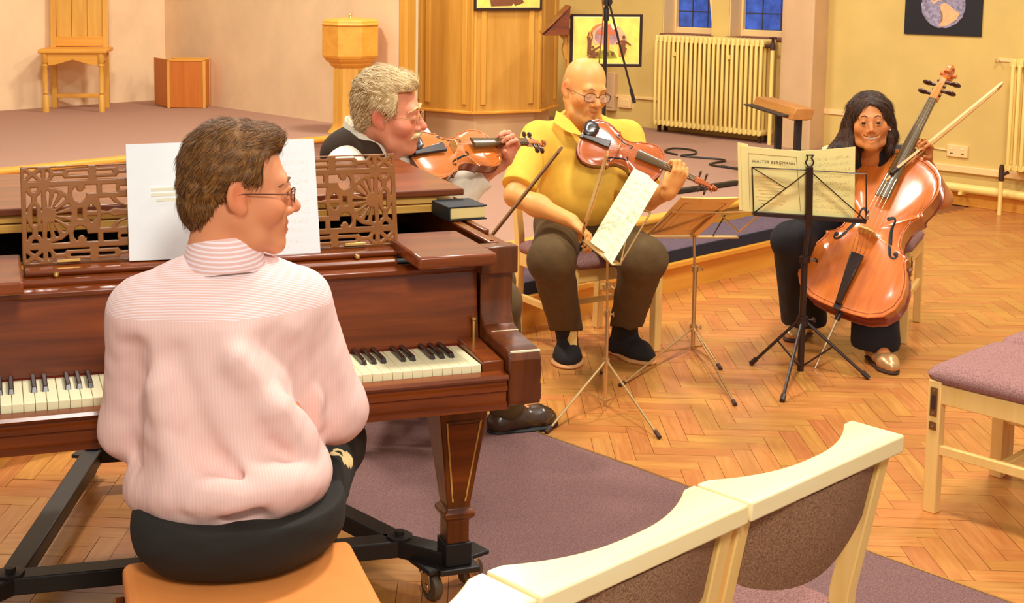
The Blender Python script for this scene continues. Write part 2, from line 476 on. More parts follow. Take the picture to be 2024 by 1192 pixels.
# ---- dais: kneeling ledge, lower platform, upper platform
def slab(name, u0, u1, v0, v1, z0, z1, mat): return struct(room(MB().box(u0, u1, v0, v1, z0, z1).obj(name, mat, smooth=False)))
o = slab('floor_ledge', 1.6, 7.5, 4.075, 4.45, 0, 0.150, 'oak_light_x'); o['label'] = 'light oak step carrying the kneeling cushion'
o = struct(room(MB().box(1.6, 7.5, 4.050, 4.12, 0.128, 0.160).obj('trim_1', 'oak_light_x', bev=0.006)))
o = struct(room(MB().prism([(1.0, 4.44), (8.5, 4.44), (9.2, 5.2), (9.2, 10.6), (1.0, 10.6)], 0, .292).obj('floor_platform', 'oak_light_x', smooth=False)))
o = struct(room(MB().prism([(1.0, 4.49), (8.48, 4.49), (9.2, 5.27), (9.2, 8.7), (1.0, 8.7)], .285, .300).obj('floor_platform_carpet', 'carpet_mauve', smooth=False)))
o = struct(room(MB().box(1.0, 8.5, 4.415, 4.50, 0.268, 0.306).obj('trim_2', 'oak_light_x', bev=0.014, seg=3)))
o = slab('floor_chancel', 1.0, 6.46, 7.42, 10.62, 0.29, 0.442, 'carpet_mauve')
o = slab('floor_chancel_carpet', 1.0, 6.46, 7.47, 10.62, 0.43, 0.450, 'carpet_mauve')
o = struct(room(MB().box(1.0, 6.46, 7.395, 7.48, 0.418, 0.456).obj('trim_3', 'oak_light_x', bev=0.014, seg=3)))

# ---- walls
def wall(name, boxes, mat, label=None):
    mb = MB()
    for b in boxes: mb.box(*b)
    return struct(room(mb.obj(name, mat, smooth=False)), label)
wall('wall_back', [(0.5, 6.7, 10.6, 10.8, 0, 3.6)], 'plaster_peach', 'peach plaster end wall of the chancel')
wall('wall_chancel', [(6.46, 6.66, 7.32, 10.6, 0, 3.6)], 'plaster_peach', 'peach plaster side wall of the chancel')
wall('wall_arch', [(6.66, 9.4, 8.7, 8.9, 0, 3.6)], 'plaster_yellow')
WU = 9.2
w1, w2, wz0, wz1 = (6.50, 7.00), (5.78, 6.33), 1.125, 2.5
wall('wall_right', [(WU, WU + .35, 7.00, 8.9, 0, 3.6), (WU, WU + .35, 5.5, 7.00, 0, wz0), (WU, WU + .35, 5.5, 7.00, wz1, 3.6),
                    (WU, WU + .35, 6.33, 6.50, wz0, wz1), (WU, WU + .35, 5.50, 5.78, wz0, wz1), (WU, WU + .35, 0.5, 5.5, 0, 3.6)], 'plaster_yellow', 'yellow lit plaster side wall with two leaded windows')
# chamfered pier
pr = [(8.985, 5.47), (8.985, 5.66), (9.01, 5.72), (9.21, 5.72), (9.21, 5.44), (9.01, 5.44)]
struct(room(MB().prism(pr, 0.29, 3.6).obj('trim_4', 'plaster_pink', bev=0.004)), 'pinkish painted pier between the windows and the long wall')
# ---- windows
M['glass_dusk'], nt, b = newmat('glass_dusk', (40, 62, 120), 0.12)
v = coords(nt); f = noise(nt, v, 9, 3)
cr = ramp(nt, f, [(0.3, (44, 66, 132)), (0.7, (62, 98, 196))]); nt.links.new(cr, b.inputs['Base Color']); nt.links.new(cr, b.inputs['Emission Color'])
b.inputs['Emission Strength'].default_value = 0.42
bump(nt, b, f, 0.3, 0.01)
M['lead'] = simple('lead', (58, 60, 70), 0.5)
def window(name, v0, v1, label):
    t = thing(name, label, 'window', (0, 0, 0), RA); t['kind'] = 'structure'
    g0, g1 = v0 + 0.02, v1 - 0.014
    fr = MB()
    fr.box(WU + .16, WU + .235, v0 - .01, g0, wz0, wz1); fr.box(WU + .16, WU + .235, g1, v1 + .01, wz0, wz1)
    fr.box(WU + .16, WU + .235, g0, g1, wz0, wz0 + .055)
    fr.obj('window_frame', 'paint_sill', t, bev=0.006)
    # sloping stone mullion that leans over the glass as the arch starts
    MB().prism([(v0, wz0), (v0 + .004, wz0 + .10), (v0 + .016, wz0 + .20), (v0 + .034, wz0 + .32), (v0 + .12, wz0 + .9), (v0 + .24, wz1), (v0, wz1)], WU + .004, WU + .06, 'yz').obj('window_arch', 'paint_sill', t, bev=0.004)
    MB().box(WU + .002, WU + .19, v1 - .010, v1 - .001, wz0, wz1).obj('reveal_lining', 'paint_sill', t, bev=0.002)
    MB().box(WU + .15, WU + .19, v1 - .030, v1 - .010, wz0, wz1).obj('reveal_bead', 'paint_sill', t, bev=0.004)
    nx, dz = 3, 0.135
    cw = (g1 - g0) / nx
    for r in range(6):
        for c_ in range(nx):
            MB().box(WU + .196, WU + .200, g0 + c_ * cw + .003, g0 + (c_ + 1) * cw - .003, wz0 + .055 + r * dz + .003, wz0 + .055 + (r + 1) * dz - .003).obj('pane', 'glass_dusk', t, smooth=False)
    le = MB()
    for c_ in range(nx + 1): le.box(WU + .190, WU + .204, g0 + c_ * cw - .004, g0 + c_ * cw + .004, wz0 + .05, wz0 + .055 + 6 * dz)
    for r in range(7): le.box(WU + .190, WU + .204, g0, g1, wz0 + .055 + r * dz - .004, wz0 + .055 + r * dz + .004)
    le.obj('lead_strip', 'lead', t, smooth=False)
    MB().box(WU + .19, WU + .21, v0, v1, wz0 + .055 + 6 * dz, wz1).obj('upper_panel', 'glass_dusk', t, smooth=False)
    MB().box(WU - .012, WU + .17, v0 - .02, v1 + .02, wz0 - .022, wz0 + .002).obj('window_sill', 'sill_red', t, bev=0.004)
window('window_1', w1[0], w1[1], 'left leaded window of blue dusk glass above the radiator')
window('window_2', w2[0], w2[1], 'right leaded window of blue dusk glass beside the pier')
# ---- trims on the long right wall: dado rail, cable line, pipe, skirting
struct(room(MB().box(WU - .012, WU + .01, 4.9, 5.45, .565, .605).obj('trim_5', 'paint_sill', bev=0.004)))
struct(room(MB().box(WU - .03, WU + .01, 2.0, 4.72, .235, .285).obj('trim_6', 'paint_sill', bev=0.006)))
struct(room(MB().box(WU - .02, WU + .01, 0.6, 4.45, 0.0, .095).obj('baseboard_right', 'oak_light_x', bev=0.004)))
struct(room(MB().box(WU - .02, WU + .01, 7.02, 7.62, .545, .565).obj('trim_7', 'paint_sill', bev=0.003)))
# ================================================================ PIANO
PA = R(16.35)
PO = Vector((0.238, 2.938, 0))
piano = thing('grand_piano', 'small mahogany grand piano with pierced music desk on a wheeled frame', 'piano', PO, PA)
def P(mb, name, mat, bev=0.0, **k): return mb.obj(name, mat, piano, bev, **k)
XL, XR = -1.365, 0.140                        # outer sides
def smoothpoly(pts, n=5): return [(p.x, p.y) for p in spline([(a, b, 0) for a, b in pts], n)]
bent = smoothpoly([(XR, 0.86), (XR - .03, .98), (-.10, 1.13), (-.35, 1.20), (-.65, 1.235), (-.95, 1.23), (-1.18, 1.17), (-1.33, 1.02), (XL, .88)], 4)
outer = [(XR, .15)] + bent + [(XL, .15)]
inner = [(x * 0.955 + -.612 * .045, .15 + (y - .15) * 0.955) for x, y in outer]
rim = MB()
zb, zt = .655, .985
n = len(outer)
rim.add([(x, y, zb) for x, y in outer] + [(x, y, zt) for x, y in outer] + [(x, y, zb) for x, y in inner] + [(x, y, zt) for x, y in inner],
        [(i, i + 1, n + i + 1, n + i) for i in range(n - 1)] + [(2 * n + i + 1, 2 * n + i, 3 * n + i, 3 * n + i + 1) for i in range(n - 1)] +
        [(n + i, n + i + 1, 3 * n + i + 1, 3 * n + i) for i in range(n - 1)] + [(i + 1, i, 2 * n + i, 2 * n + i + 1) for i in range(n - 1)] +
        [(0, n, 3 * n, 2 * n), (n - 1, 3 * n - 1, 4 * n - 1, 2 * n - 1)])
P(rim, 'rim', 'mahogany_y')
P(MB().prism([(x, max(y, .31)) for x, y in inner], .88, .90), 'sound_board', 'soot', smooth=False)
P(MB().prism(outer, .655, .675), 'case_bottom', 'mahogany_x', smooth=False)
# raised bead along the right rim top and stop block
P(MB().box(XR - .055, XR - .030, .16, .84, zt, zt + .010), 'rim_bead', 'mahogany_y', .003)
P(MB().box(XR - .018, XR - .002, .30, .84, zt, zt + .012), 'rim_bead', 'mahogany_y', .003)
P(MB(TR(XR - .045, .175, zt)).lathe([(.0, 0), (.012, 0), (.012, .006), (.006, .010), (0, .010)], 10), 'lid_buffer', 'rubber')
# iron plate, pin block and action edge seen through the opening
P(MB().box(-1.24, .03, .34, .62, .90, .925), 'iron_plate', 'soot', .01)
P(MB().box(-1.22, .02, .35, .385, .925, .94), 'pin_block', 'gilt', .004)
pins = MB()
for i in range(44):
    x = -1.19 + i * .0275
    for k in (0, 1):
        pins.box(x - .003, x + .003, .405 + k * .03, .411 + k * .03, .92, .95)
o = P(pins, 'tuning_pins', 'chrome', smooth=False); o['kind'] = 'stuff'
# keybed, key slip with moulded grooves
slip = [(-.045, .650), (-.045, .664), (-.038, .668), (-.038, .690), (-.046, .694), (-.046, .704), (-.040, .708), (-.040, .716), (-.050, .719), (-.054, .725), (-.050, .732), (-.020, .734), (-.020, .650)]
P(MB().prism([(y, z) for y, z in slip], XL + .09, .052, 'yz'), 'key_slip', 'mahogany_x', ang=25)
P(MB().box(XL + .07, .07, -.02, .20, .640, .722), 'key_bed', 'mahogany_x', .003)
P(MB().box(XL + .02, XR - .02, .20, .62, .645, .70), 'case_rail', 'mahogany_x', .003)
# keys
KW = .0235; X0 = -52 * KW
wk = wm = None
for i in range(52):
    m = TR(X0 + i * KW, 0, .722)
    if wk is None:
        wk = MB().box(.0006, KW - .0006, -.014, .150, 0, .028).obj('white_key', 'ivory', piano, .0012); wk.matrix_local = m
    else: share(wk, 'white_key', piano, m)
bk = None
for i in range(51):
    if i % 7 in (1, 4): continue             # no black key between B-C and E-F, counted from the lowest A
    m = TR(X0 + (i + 1) * KW, 0, .748)
    if bk is None:
        bk = MB().hexa([(-.0068, .052, 0), (.0068, .052, 0), (.0068, .150, 0), (-.0068, .150, 0)], [(-.0048, .058, .0135), (.0048, .058, .0135), (.0048, .150, .0135), (-.0048, .150, .0135)]).obj('black_key', 'ebony', piano, .0016)
        bk.matrix_local = m
    else: share(bk, 'black_key', piano, m)
P(MB().box(X0, 0, .1465, .1495, .745, .753), 'key_felt', simple('red_felt', (110, 24, 12), .95), smooth=False)
for a, b2 in ((.002, .054), (X0 - .054, X0 - .002)):
    P(MB().hexa([(a, -.018, .722), (b2, -.018, .722), (b2, .15, .722), (a, .15, .722)], [(a, -.018, .757), (b2, -.018, .757), (b2, .15, .768), (a, .15, .768)]), 'key_block', 'mahogany_x', .003)
    P(MB(TR((a + b2) / 2 + .012, .142, .766)).lathe([(0, 0), (.005, 0), (.005, .044), (.007, .046), (.007, .052), (0, .053)], 10), 'fall_pin', 'brass')
# fallboard: tall plain panel, with the beads and mouldings above
P(MB().prism([(.150, .752), (.163, .752), (.188, .925), (.172, .925)], X0 - .052, .056, 'yz'), 'fall_board', 'mahogany_x', .002)
P(MB().prism([(.160, .925), (.152, .931), (.152, .940), (.162, .945), (.20, .945), (.20, .925)], X0 - .052, .056, 'yz'), 'moulding', 'mahogany_x', .002)
P(MB().prism([(.20, .93), (.186, .945), (.182, .955), (.19, .962), (.30, .962), (.30, .93)], -1.025, -.140, 'yz'), 'moulding', 'mahogany_x', .002)
P(MB().prism([(.225, .958), (.213, .964), (.210, .972), (.216, .978), (.335, .980), (.335, .958)], -.998, -.118, 'yz'), 'desk_slide', 'mahogany_x', .003)
for x in (-.93, -.235):
    P(MB(TR(x, .205, .968) @ RX(R(90))).lathe([(0, -.004), (.006, -.004), (.007, .004), (.004, .010), (0, .011)], 10), 'slide_knob', 'brass')
for a, b2 in ((-.135, .055), (-1.29, -1.004)):
    P(MB().box(a, b2, .035, .315, .966, .996), 'candle_slide', 'mahogany_x', .006)
# arms
prof = [(.15, .655), (.15, .985), (.138, .985), (.135, .93), (.142, .925), (.142, .86), (.138, .828), (.122, .803), (.095, .790), (.02, .786), (-.012, .784), (-.034, .777), (-.044, .762), (-.046, .73), (-.041, .70), (-.044, .675), (-.04, .655)]
for a, b2 in ((.056, .136), (XL, XL + .08)):
    P(MB().prism(prof, a, b2, 'yz'), 'arm', 'mahogany_z', .004, ang=30)
    P(MB().box(a - .006, b2 + .006, .118, .165, .925, .992), 'arm_cap', 'mahogany_z', .004)
    P(MB().box(b2 - .004, b2 + .007, -.03, .02, .66, .70), 'arm_foot', 'mahogany_z', .003)
    P(MB().box(a + .012, b2 - .0, .098, .102, .7905, .7925), 'inlay_line', 'ivory', smooth=False)
    P(MB().box(a + .008, b2 - .0, -.034, -.028, .7765, .780), 'inlay_line', 'ivory', smooth=False)
# lid and the front flap folded back on top of it
lid = [(XR + .02, .545)] + [(x * 1.015 + .006, y + .012) for x, y in bent] + [(XL - .02, .545)]
P(MB().prism(lid, 1.000, 1.022), 'lid', 'mahogany_x', .003)
P(MB().box(XL - .01, XR - .055, .555, .575, 1.0225, 1.0405), 'lid_edge', 'gilt', .002)
P(MB().box(XL - .01, XR - .055, .541, .550, 1.001, 1.0215), 'lid_edge', 'gilt', .002)
P(MB().box(XL - .03, XR + .018, .54, 1.12, 1.0425, 1.062), 'lid_flap', 'mahogany_x', .004)
for y in (.60, .75, .9):
    P(MB().tube([(XR + .021, y - .03, 1.022), (XR + .021, y + .03, 1.022)], .004, 8), 'hinge', 'brass')
# legs
def pleg(x, y):
    m = TR(x, y, 0)
    o = MB(m).loft([[(-a, -a, z), (a, -a, z), (a, a, z), (-a, a, z)] for a, z in ((.030, .132), (.030, .222), (.036, .228), (.042, .234), (.042, .246), (.036, .252), (.031, .256), (.068, .545), (.074, .549), (.074, .575), (.080, .585), (.080, .648))]).obj('leg', 'mahogany_z', piano, .003, ang=25)
    for sgn in (-1, 1):                     # sunk panel bead on the front
        MB(m).hexa([(sgn * .017 - .0022, -.0335, .275), (sgn * .017 + .0022, -.0335, .275), (sgn * .017 + .0022, -.03, .275), (sgn * .017 - .0022, -.03, .275)],
                   [(sgn * .046 - .0022, -.0655, .50), (sgn * .046 + .0022, -.0655, .50), (sgn * .046 + .0022, -.058, .50), (sgn * .046 - .0022, -.058, .50)]).obj('panel_bead', 'gilt', o, smooth=False)
    for z, a, d in ((.275, .017, .0335), (.50, .046, .0655)):
        MB(m).box(-a, a, -d, -d + .006, z - .002, z + .002).obj('panel_bead', 'mahogany_z', o, smooth=False)
    MB(m).loft([[(-a, -b_, z), (a, -b_, z), (a, b_, z), (-a, b_, z)] for a, b_, z in ((.018, .035, .285), (.041, .0632, .492))]).obj('leg_panel', 'mahogany_x', o, smooth=False)
    return o
for x, y in ((.078, .37), (-1.28, .37), (-.60, 1.08)): pleg(x, y)
# pedal lyre under the keybed
ly = MB()
ly.box(-.72, -.50, .42, .47, .60, .66); ly.box(-.70, -.675, .435, .455, .2, .60); ly.box(-.545, -.52, .435, .455, .2, .60); ly.box(-.73, -.49, .41, .48, .14, .21)
P(ly, 'pedal_lyre', 'mahogany_z', .004)
for x in (-.66, -.61, -.56): P(MB().tube([(x, .42, .165), (x, .33, .155), (x, .28, .15)], [.008, .011, .013], 8, flat=.5), 'pedal', 'brass')

# ---- music desk: pierced fretwork cut as a height field of a flat pattern
def fret_holes():
    H = []                                   # each hole a signed distance function of (x, y), picture units of 1/4280 m from the left top corner
    def poly(*pts):
        def f(x, y):
            d = None; ins = np.zeros(x.shape, bool)
            for i in range(len(pts)):
                ax, ay = pts[i]; bx, by = pts[(i + 1) % len(pts)]
                ex, ey = bx - ax, by - ay; wx, wy = x - ax, y - ay
                t = np.clip((wx * ex + wy * ey) / (ex * ex + ey * ey), 0, 1)
                dd = np.hypot(wx - t * ex, wy - t * ey); d = dd if d is None else np.minimum(d, dd)
                c = ((ay > y) != (by > y)) & (x < ex * (y - ay) / (ey if ey else 1e-9) + ax); ins ^= c
            return np.where(ins, -d, d)
        return f
    def cap(a, b, ra, rb=None):
        rb = ra if rb is None else rb
        def f(x, y):
            ex, ey = b[0] - a[0], b[1] - a[1]; wx, wy = x - a[0], y - a[1]
            t = np.clip((wx * ex + wy * ey) / max(ex * ex + ey * ey, 1e-9), 0, 1)
            return np.hypot(wx - t * ex, wy - t * ey) - (ra + (rb - ra) * t)
        return f
    def band(f0):                            # top and bottom bands alike
        H.append(f0); H.append(lambda x, y: f0(x, 1258 - y))
    band(poly((130, 305), (215, 305), (172, 268))); band(poly((95, 212), (95, 280), (134, 246))); band(poly((252, 212), (252, 280), (212, 246))); band(poly((128, 190), (218, 190), (173, 212)))
    band(poly((300, 205), (322, 215), (330, 245), (322, 275), (300, 285)))
    band(poly((345, 306), (375, 268), (452, 268), (488, 306)))
    band(poly((345, 188), (375, 226), (462, 226), (498, 188)))
    band(cap((500, 190), (690, 190), 8)); band(cap((525, 244), (688, 244), 13)); band(cap((490, 300), (690, 300), 7))
    band(cap((790, 190), (960, 190), 8)); band(cap((792, 244), (925, 244), 13)); band(cap((790, 300), (960, 300), 7))
    band(poly((960, 306), (1000, 262), (1090, 262), (1090, 306))); band(poly((960, 184), (1000, 226), (1090, 226), (1090, 184)))
    H.append(cap((184, 560), (184, 698), 19))
    for s in (1, -1):
        def fx(f0, s=s): return (lambda x, y: f0(x, y)) if s > 0 else (lambda x, y: f0(x, 1258 - y))
        H.append(fx(poly((150, 372), (218, 372), (205, 398), (184, 406), (163, 398))))
        H.append(fx(poly((108, 404), (128, 436), (156, 452), (156, 500), (126, 540), (108, 600)))); H.append(fx(poly((250, 404), (238, 436), (212, 452), (212, 500), (240, 540), (250, 590))))
        H.append(fx(poly((330, 366), (508, 366), (500, 440), (440, 392))))
        big = cap((612, 436), (612, 446), 66); knob = cap((622, 372), (622, 388), 36); tail = poly((560, 366), (590, 340), (675, 340), (675, 300), (560, 300))
        H.append(fx(lambda x, y, b=big, k=knob: np.maximum(b(x, y), -k(x, y))))
        H.append(fx(poly((668, 364), (778, 364), (778, 436), (676, 436)))); H.append(fx(poly((832, 364), (975, 364), (965, 400), (975, 436), (832, 436))))
        H.append(fx(cap((1015, 400), (1090, 400), 15)))
        H.append(fx(poly((684, 590), (720, 545), (770, 590), (770, 604), (684, 604))))
        H.append(fx(poly((800, 490), (905, 490), (950, 545), (1060, 580), (1060, 600), (940, 590), (880, 620), (820, 606))))
        H.append(fx(poly((960, 490), (1075, 490), (1075, 560), (1000, 530))))
    H.append(poly((590, 588), (636, 580), (636, 678), (590, 670)))
    for k in range(9):
        a = R(-90 + k * 22.5); c0 = (312, 629)
        H.append(cap((c0[0] + 84 * math.cos(a), c0[1] + 84 * math.sin(a)), (c0[0] + 205 * math.cos(a), c0[1] + 205 * math.sin(a)), 6, 17))
    return H
dw, dh, hh = 0.884, 0.222, 0.0013
xs = np.arange(-.004, dw + .004, hh); zs = np.arange(-.004, dh + .004, hh)
GX, GZ = np.meshgrid(xs, zs, indexing='ij')
half = np.minimum(GX, dw - GX); ux = half * 4280 + 60; uy = (dh - GZ) * (920 / dh) + 170
hole = np.full(GX.shape, 1e3)
for f_ in fret_holes(): hole = np.minimum(hole, f_(ux, uy))
plate = np.maximum(np.maximum(-half, np.maximum(-GZ, GZ - dh)), -hole / 4280)
ys = np.arange(-.007, .0071, .002)
Fd = np.maximum(plate[:, None, :], (np.abs(ys) - .0045)[None, :, None]).astype(np.float32)
# sample spacing differs along y, so stretch afterwards
V, Q = surface_nets(Fd, np.array([0.0, 0.0, 0.0]), 1.0)
V = np.stack([xs[0] + V[:, 0] * hh, ys[0] + V[:, 1] * .002, zs[0] + V[:, 2] * hh], 1)
me = bpy.data.meshes.new('music_desk'); me.from_pydata(V.tolist(), [], Q.tolist()); me.shade_smooth(); me.set_sharp_from_angle(angle=R(50)); me.materials.append(M['desk_brown'])
desk = bpy.data.objects.new('music_desk', me); C.objects.link(desk); desk.parent = piano
desk.matrix_local = TR(-1.000, .262, .980) @ RX(R(-9))
for x in (.075, dw - .135): MB().box(x, x + .052, -.012, -.004, .003, .010).obj('hinge_plate', 'brass', desk, .001)


# ---- printed music: staves of five lines with notes, as flat print on paper
def music_paper(name, paper, ink, rows, strength=0.8, xs_=1.0, margin=0.09, notes=0.55):
    m, nt, b = newmat(name, paper, 0.75, 0, 0.2)
    N, L = nt.nodes, nt.links
    uv = N.new('ShaderNodeTexCoord'); sp = N.new('ShaderNodeSeparateXYZ'); L.new(uv.outputs['UV'], sp.inputs[0])
    def mth(op, a, b_=None, c=None):
        n_ = N.new('ShaderNodeMath'); n_.operation = op
        for i, q in enumerate((a, b_, c)):
            if q is None: continue
            if isinstance(q, (int, float)): n_.inputs[i].default_value = q
            else: L.new(q, n_.inputs[i])
        return n_.outputs[0]
    x, y = sp.outputs[0], sp.outputs[1]
    yy = mth('MULTIPLY', y, rows); fr = mth('FRACT', yy); row = mth('FLOOR', yy)
    staff = mth('MULTIPLY', mth('GREATER_THAN', fr, .30), mth('LESS_THAN', fr, .72))
    ln = mth('LESS_THAN', mth('FRACT', mth('MULTIPLY', mth('SUBTRACT', fr, .30), 9.6)), .22)
    ln = mth('MULTIPLY', mth('MULTIPLY', ln, staff), .55)
    cb_ = N.new('ShaderNodeCombineXYZ'); L.new(mth('MULTIPLY', x, 46 * xs_), cb_.inputs[0]); L.new(mth('MULTIPLY', yy, 7), cb_.inputs[1])
    vo = N.new('ShaderNodeTexVoronoi'); L.new(cb_.outputs[0], vo.inputs['Vector']); vo.inputs['Scale'].default_value = 0.8
    nt_ = mth('LESS_THAN', vo.outputs['Distance'], .34)
    wn = N.new('ShaderNodeTexWhiteNoise'); L.new(vo.outputs['Color'], wn.inputs['Vector'])
    nt_ = mth('MULTIPLY', nt_, mth('LESS_THAN', wn.outputs['Value'], notes))
    blk = mth('MULTIPLY', mth('GREATER_THAN', fr, .2), mth('LESS_THAN', fr, .85))
    k = mth('MAXIMUM', ln, mth('MULTIPLY', nt_, blk))
    mx = mth('MULTIPLY', mth('GREATER_THAN', x, margin), mth('LESS_THAN', x, 1 - margin))
    my = mth('MULTIPLY', mth('GREATER_THAN', y, .06), mth('LESS_THAN', y, .93))
    k = mth('MULTIPLY', mth('MULTIPLY', k, mth('MULTIPLY', mx, my)), strength)
    mixn = N.new('ShaderNodeMix'); mixn.data_type = 'RGBA'; L.new(k, mixn.inputs[0])
    mixn.inputs[6].default_value = lin(paper); mixn.inputs[7].default_value = lin(ink); L.new(mixn.outputs[2], b.inputs['Base Color'])
    return m
M['score_page'] = music_paper('score_page', (246, 252, 255), (218, 214, 170), 12, 0.42)
M['score_blank'] = simple('score_blank', (246, 252, 255), 0.8, nz=(14, 0.01))
M['sheet_cream'] = music_paper('sheet_cream', (250, 238, 160), (132, 92, 50), 11, 0.62)
M['sheet_pale'] = music_paper('sheet_pale', (244, 250, 206), (130, 116, 60), 11, 0.75, notes=0.8)
M['sheet_tan'] = simple('sheet_tan', (255, 200, 120), 0.8, nz=(12, 0.02))
M['sheet_edge'] = simple('sheet_edge', (250, 236, 160), 0.8)

def page(p00, p10, p11, p01, bulge, name, mat, parent, nx=10, thick=0.0015, back=None):
    """a slightly curved leaf between four corners with its own UV map; thickness goes to the rear"""
    a, b, c, d = (Vector(q) for q in (p00, p10, p11, p01))
    nrm = (b - a).cross(d - a).normalized()
    vs, uv, fs = [], [], []
    ny = 6
    for side in (0, 1):
        for j in range(ny + 1):
            for i in range(nx + 1):
                s_, t_ = i / nx, j / ny
                q = (a * (1 - s_) + b * s_) * (1 - t_) + (d * (1 - s_) + c * s_) * t_
                q = q + nrm * (bulge(s_, t_) - side * thick)
                vs.append(tuple(q)); uv.append((s_, t_))
    n1 = (nx + 1) * (ny + 1)
    for j in range(ny):
        for i in range(nx):
            k = j * (nx + 1) + i
            fs.append((k, k + 1, k + nx + 2, k + nx + 1)); fs.append((n1 + k, n1 + k + nx + 1, n1 + k + nx + 2, n1 + k + 1))
    ring = [i for i in range(nx + 1)] + [j * (nx + 1) + nx for j in range(1, ny + 1)] + [ny * (nx + 1) + i for i in range(nx - 1, -1, -1)] + [j * (nx + 1) for j in range(ny - 1, 0, -1)]
    for q in range(len(ring)):
        r0, r1 = ring[q], ring[(q + 1) % len(ring)]; fs.append((r0, n1 + r0, n1 + r1, r1))
    me = bpy.data.meshes.new(name); me.from_pydata(vs, [], fs)
    ul = me.uv_layers.new(name='UVMap')
    for lp in me.loops: ul.data[lp.index].uv = uv[lp.vertex_index]
    me.shade_smooth(); me.set_sharp_from_angle(angle=R(50)); me.materials.append(M[mat])
    if back:
        me.materials.append(M[back])
        for p_ in me.polygons:
            if any(v_ >= n1 for v_ in p_.vertices): p_.material_index = 1
    o = bpy.data.objects.new(name, me); C.objects.link(o); o.parent = parent
    return o
# the big open score on the desk
E1, E2 = Vector((math.cos(PA), math.sin(PA), 0)), Vector((-math.sin(PA), math.cos(PA), 0))
score = thing('music_score', 'large open white score standing on the piano music desk behind the pianist', 'sheet music', PO, PA)
bl, br_, tl, tr = (-.765, .238, .982), (-.318, .228, .976), (-.765, .276, 1.246), (-.325, .266, 1.246)
mid = lambda p, q: tuple((a + b) / 2 for a, b in zip(p, q))
mb_, mt_ = mid(bl, br_), mid(tl, tr); mb_ = (mb_[0], mb_[1] + .006, mb_[2]); mt_ = (mt_[0], mt_[1] + .006, mt_[2])
bf = lambda s_, t_: 0.006 * math.sin(math.pi * s_)
page(bl, mb_, mt_, tl, bf, 'left_page', 'score_blank', score, thick=.007)
M['faint_ink'] = simple('faint_ink', (246, 246, 222), .8)
for k, (z, xa2, xb2) in enumerate(((1.142, -.712, -.60), (1.130, -.712, -.575), (1.118, -.700, -.60))):
    f_ = (z - .98) / .264; MB().box(xa2, xb2, .2315 + .036 * f_, .2325 + .036 * f_, z - .0035, z + .0035).obj('printed_line', 'faint_ink', score, smooth=False)
page(mb_, br_, tr, mt_, bf, 'right_page', 'score_page', score, thick=.007)
MB().box(-.762, -.326, .286, .290, .99, 1.240).obj('score_cover', 'score_blank', score)
# book on the right rim
book = thing('hymn_book', 'thick closed book with dark cover and cream page edges lying on the piano rim', 'book', PO + E1 * .125 + E2 * .455 + Vector((0, 0, .997)), PA + R(4))
MB().box(-.048, .050, -.026, .080, .004, .034).obj('page_block', simple('page_edge', (250, 226, 150), .8, bmp=(500, .2)), book, .003)
for z in (0, .0345): MB().box(-.052, .054, -.030, .084, z, z + .0035).obj('cover', 'soot', book, .001)
MB().box(-.056, -.050, -.030, .084, .0, .038).obj('spine', 'soot', book, .002)

# ================================================================ PIANO DOLLY
dolly = thing('piano_dolly', 'black steel spider dolly with castors carrying the piano legs', 'dolly', PO, PA)
def beam(a, b, w_=.03, z0=.082, z1=.128, name='beam'):
    a, b = Vector((a[0], a[1], 0)), Vector((b[0], b[1], 0)); d = (b - a).normalized(); nn = Vector((-d.y, d.x, 0)) * w_
    q = [a - nn, b - nn, b + nn, a + nn]
    return MB().hexa([(p.x, p.y, z0) for p in q], [(p.x, p.y, z1) for p in q]).obj(name, 'black_iron', dolly, .004)
JL, JR, RE, RF = (-1.045, .55), (-.035, .49), (-.775, 1.40), (-.43, 1.38)
beam(JL, JR); beam(JR, (.078, .37)); beam(JR, RF); beam(JL, RE); beam(JL, (-1.28, .37)); beam(RE, RF); beam(RF, (-.60, 1.08))
for j in (JL, JR, RE, RF):
    MB(TR(j[0], j[1], .128)).lathe([(.0, 0), (.036, 0), (.036, .006), (.014, .008), (.014, .018), (0, .019)], 8).obj('clamp_bolt', 'black_iron', dolly)
def castor(x, y, a):
    m = TR(x, y, 0) @ RZ(a)
    MB(m).box(-.05, .05, -.034, .034, .086, .098).obj('castor_plate', 'black_iron', dolly, .003)
    MB(m @ TR(0, 0, .072)).lathe([(0, 0), (.026, 0), (.03, .006), (.026, .014), (0, .014)], 14).obj('swivel', 'chrome', dolly)
    for s in (-1, 1): MB(m).prism([(-.022, .080), (.022, .080), (.030, .040), (.018, .022), (-.004, .030)], s * .017 - .0015, s * .017 + .0015, 'xz').obj('fork', 'chrome', dolly, .001)
    o = MB(m @ TR(.012, -.0125, .038) @ RX(R(-90))).lathe([(.012, 0), (.034, 0), (.038, .005), (.038, .02), (.034, .025), (.012, .025)], 22).obj('wheel', 'wheel', dolly)
    MB(m @ TR(.012, -.0205, .038) @ RX(R(-90))).lathe([(0, 0), (.009, 0), (.013, .006), (.013, .036), (.009, .041), (0, .041)], 12).obj('wheel_hub', 'chrome', dolly)
castor(.015, .385, R(-75)); castor(.135, .425, R(20)); castor(-.79, 1.46, R(60)); castor(-.47, 1.38, R(10)); castor(-1.30, .30, R(30)); castor(-1.24, .44, R(80))
for x, y in ((.078, .37), (-1.28, .37), (-.60, 1.08)):
    MB(TR(x, y, .100)).box(-.036, .036, -.036, .036, 0, .062).obj('leg_cup', 'soot', dolly, .003)
    MB(TR(x, y, .084)).box(-.055, .055, -.05, .05, 0, .016).obj('cup_plate', 'black_iron', dolly, .003)

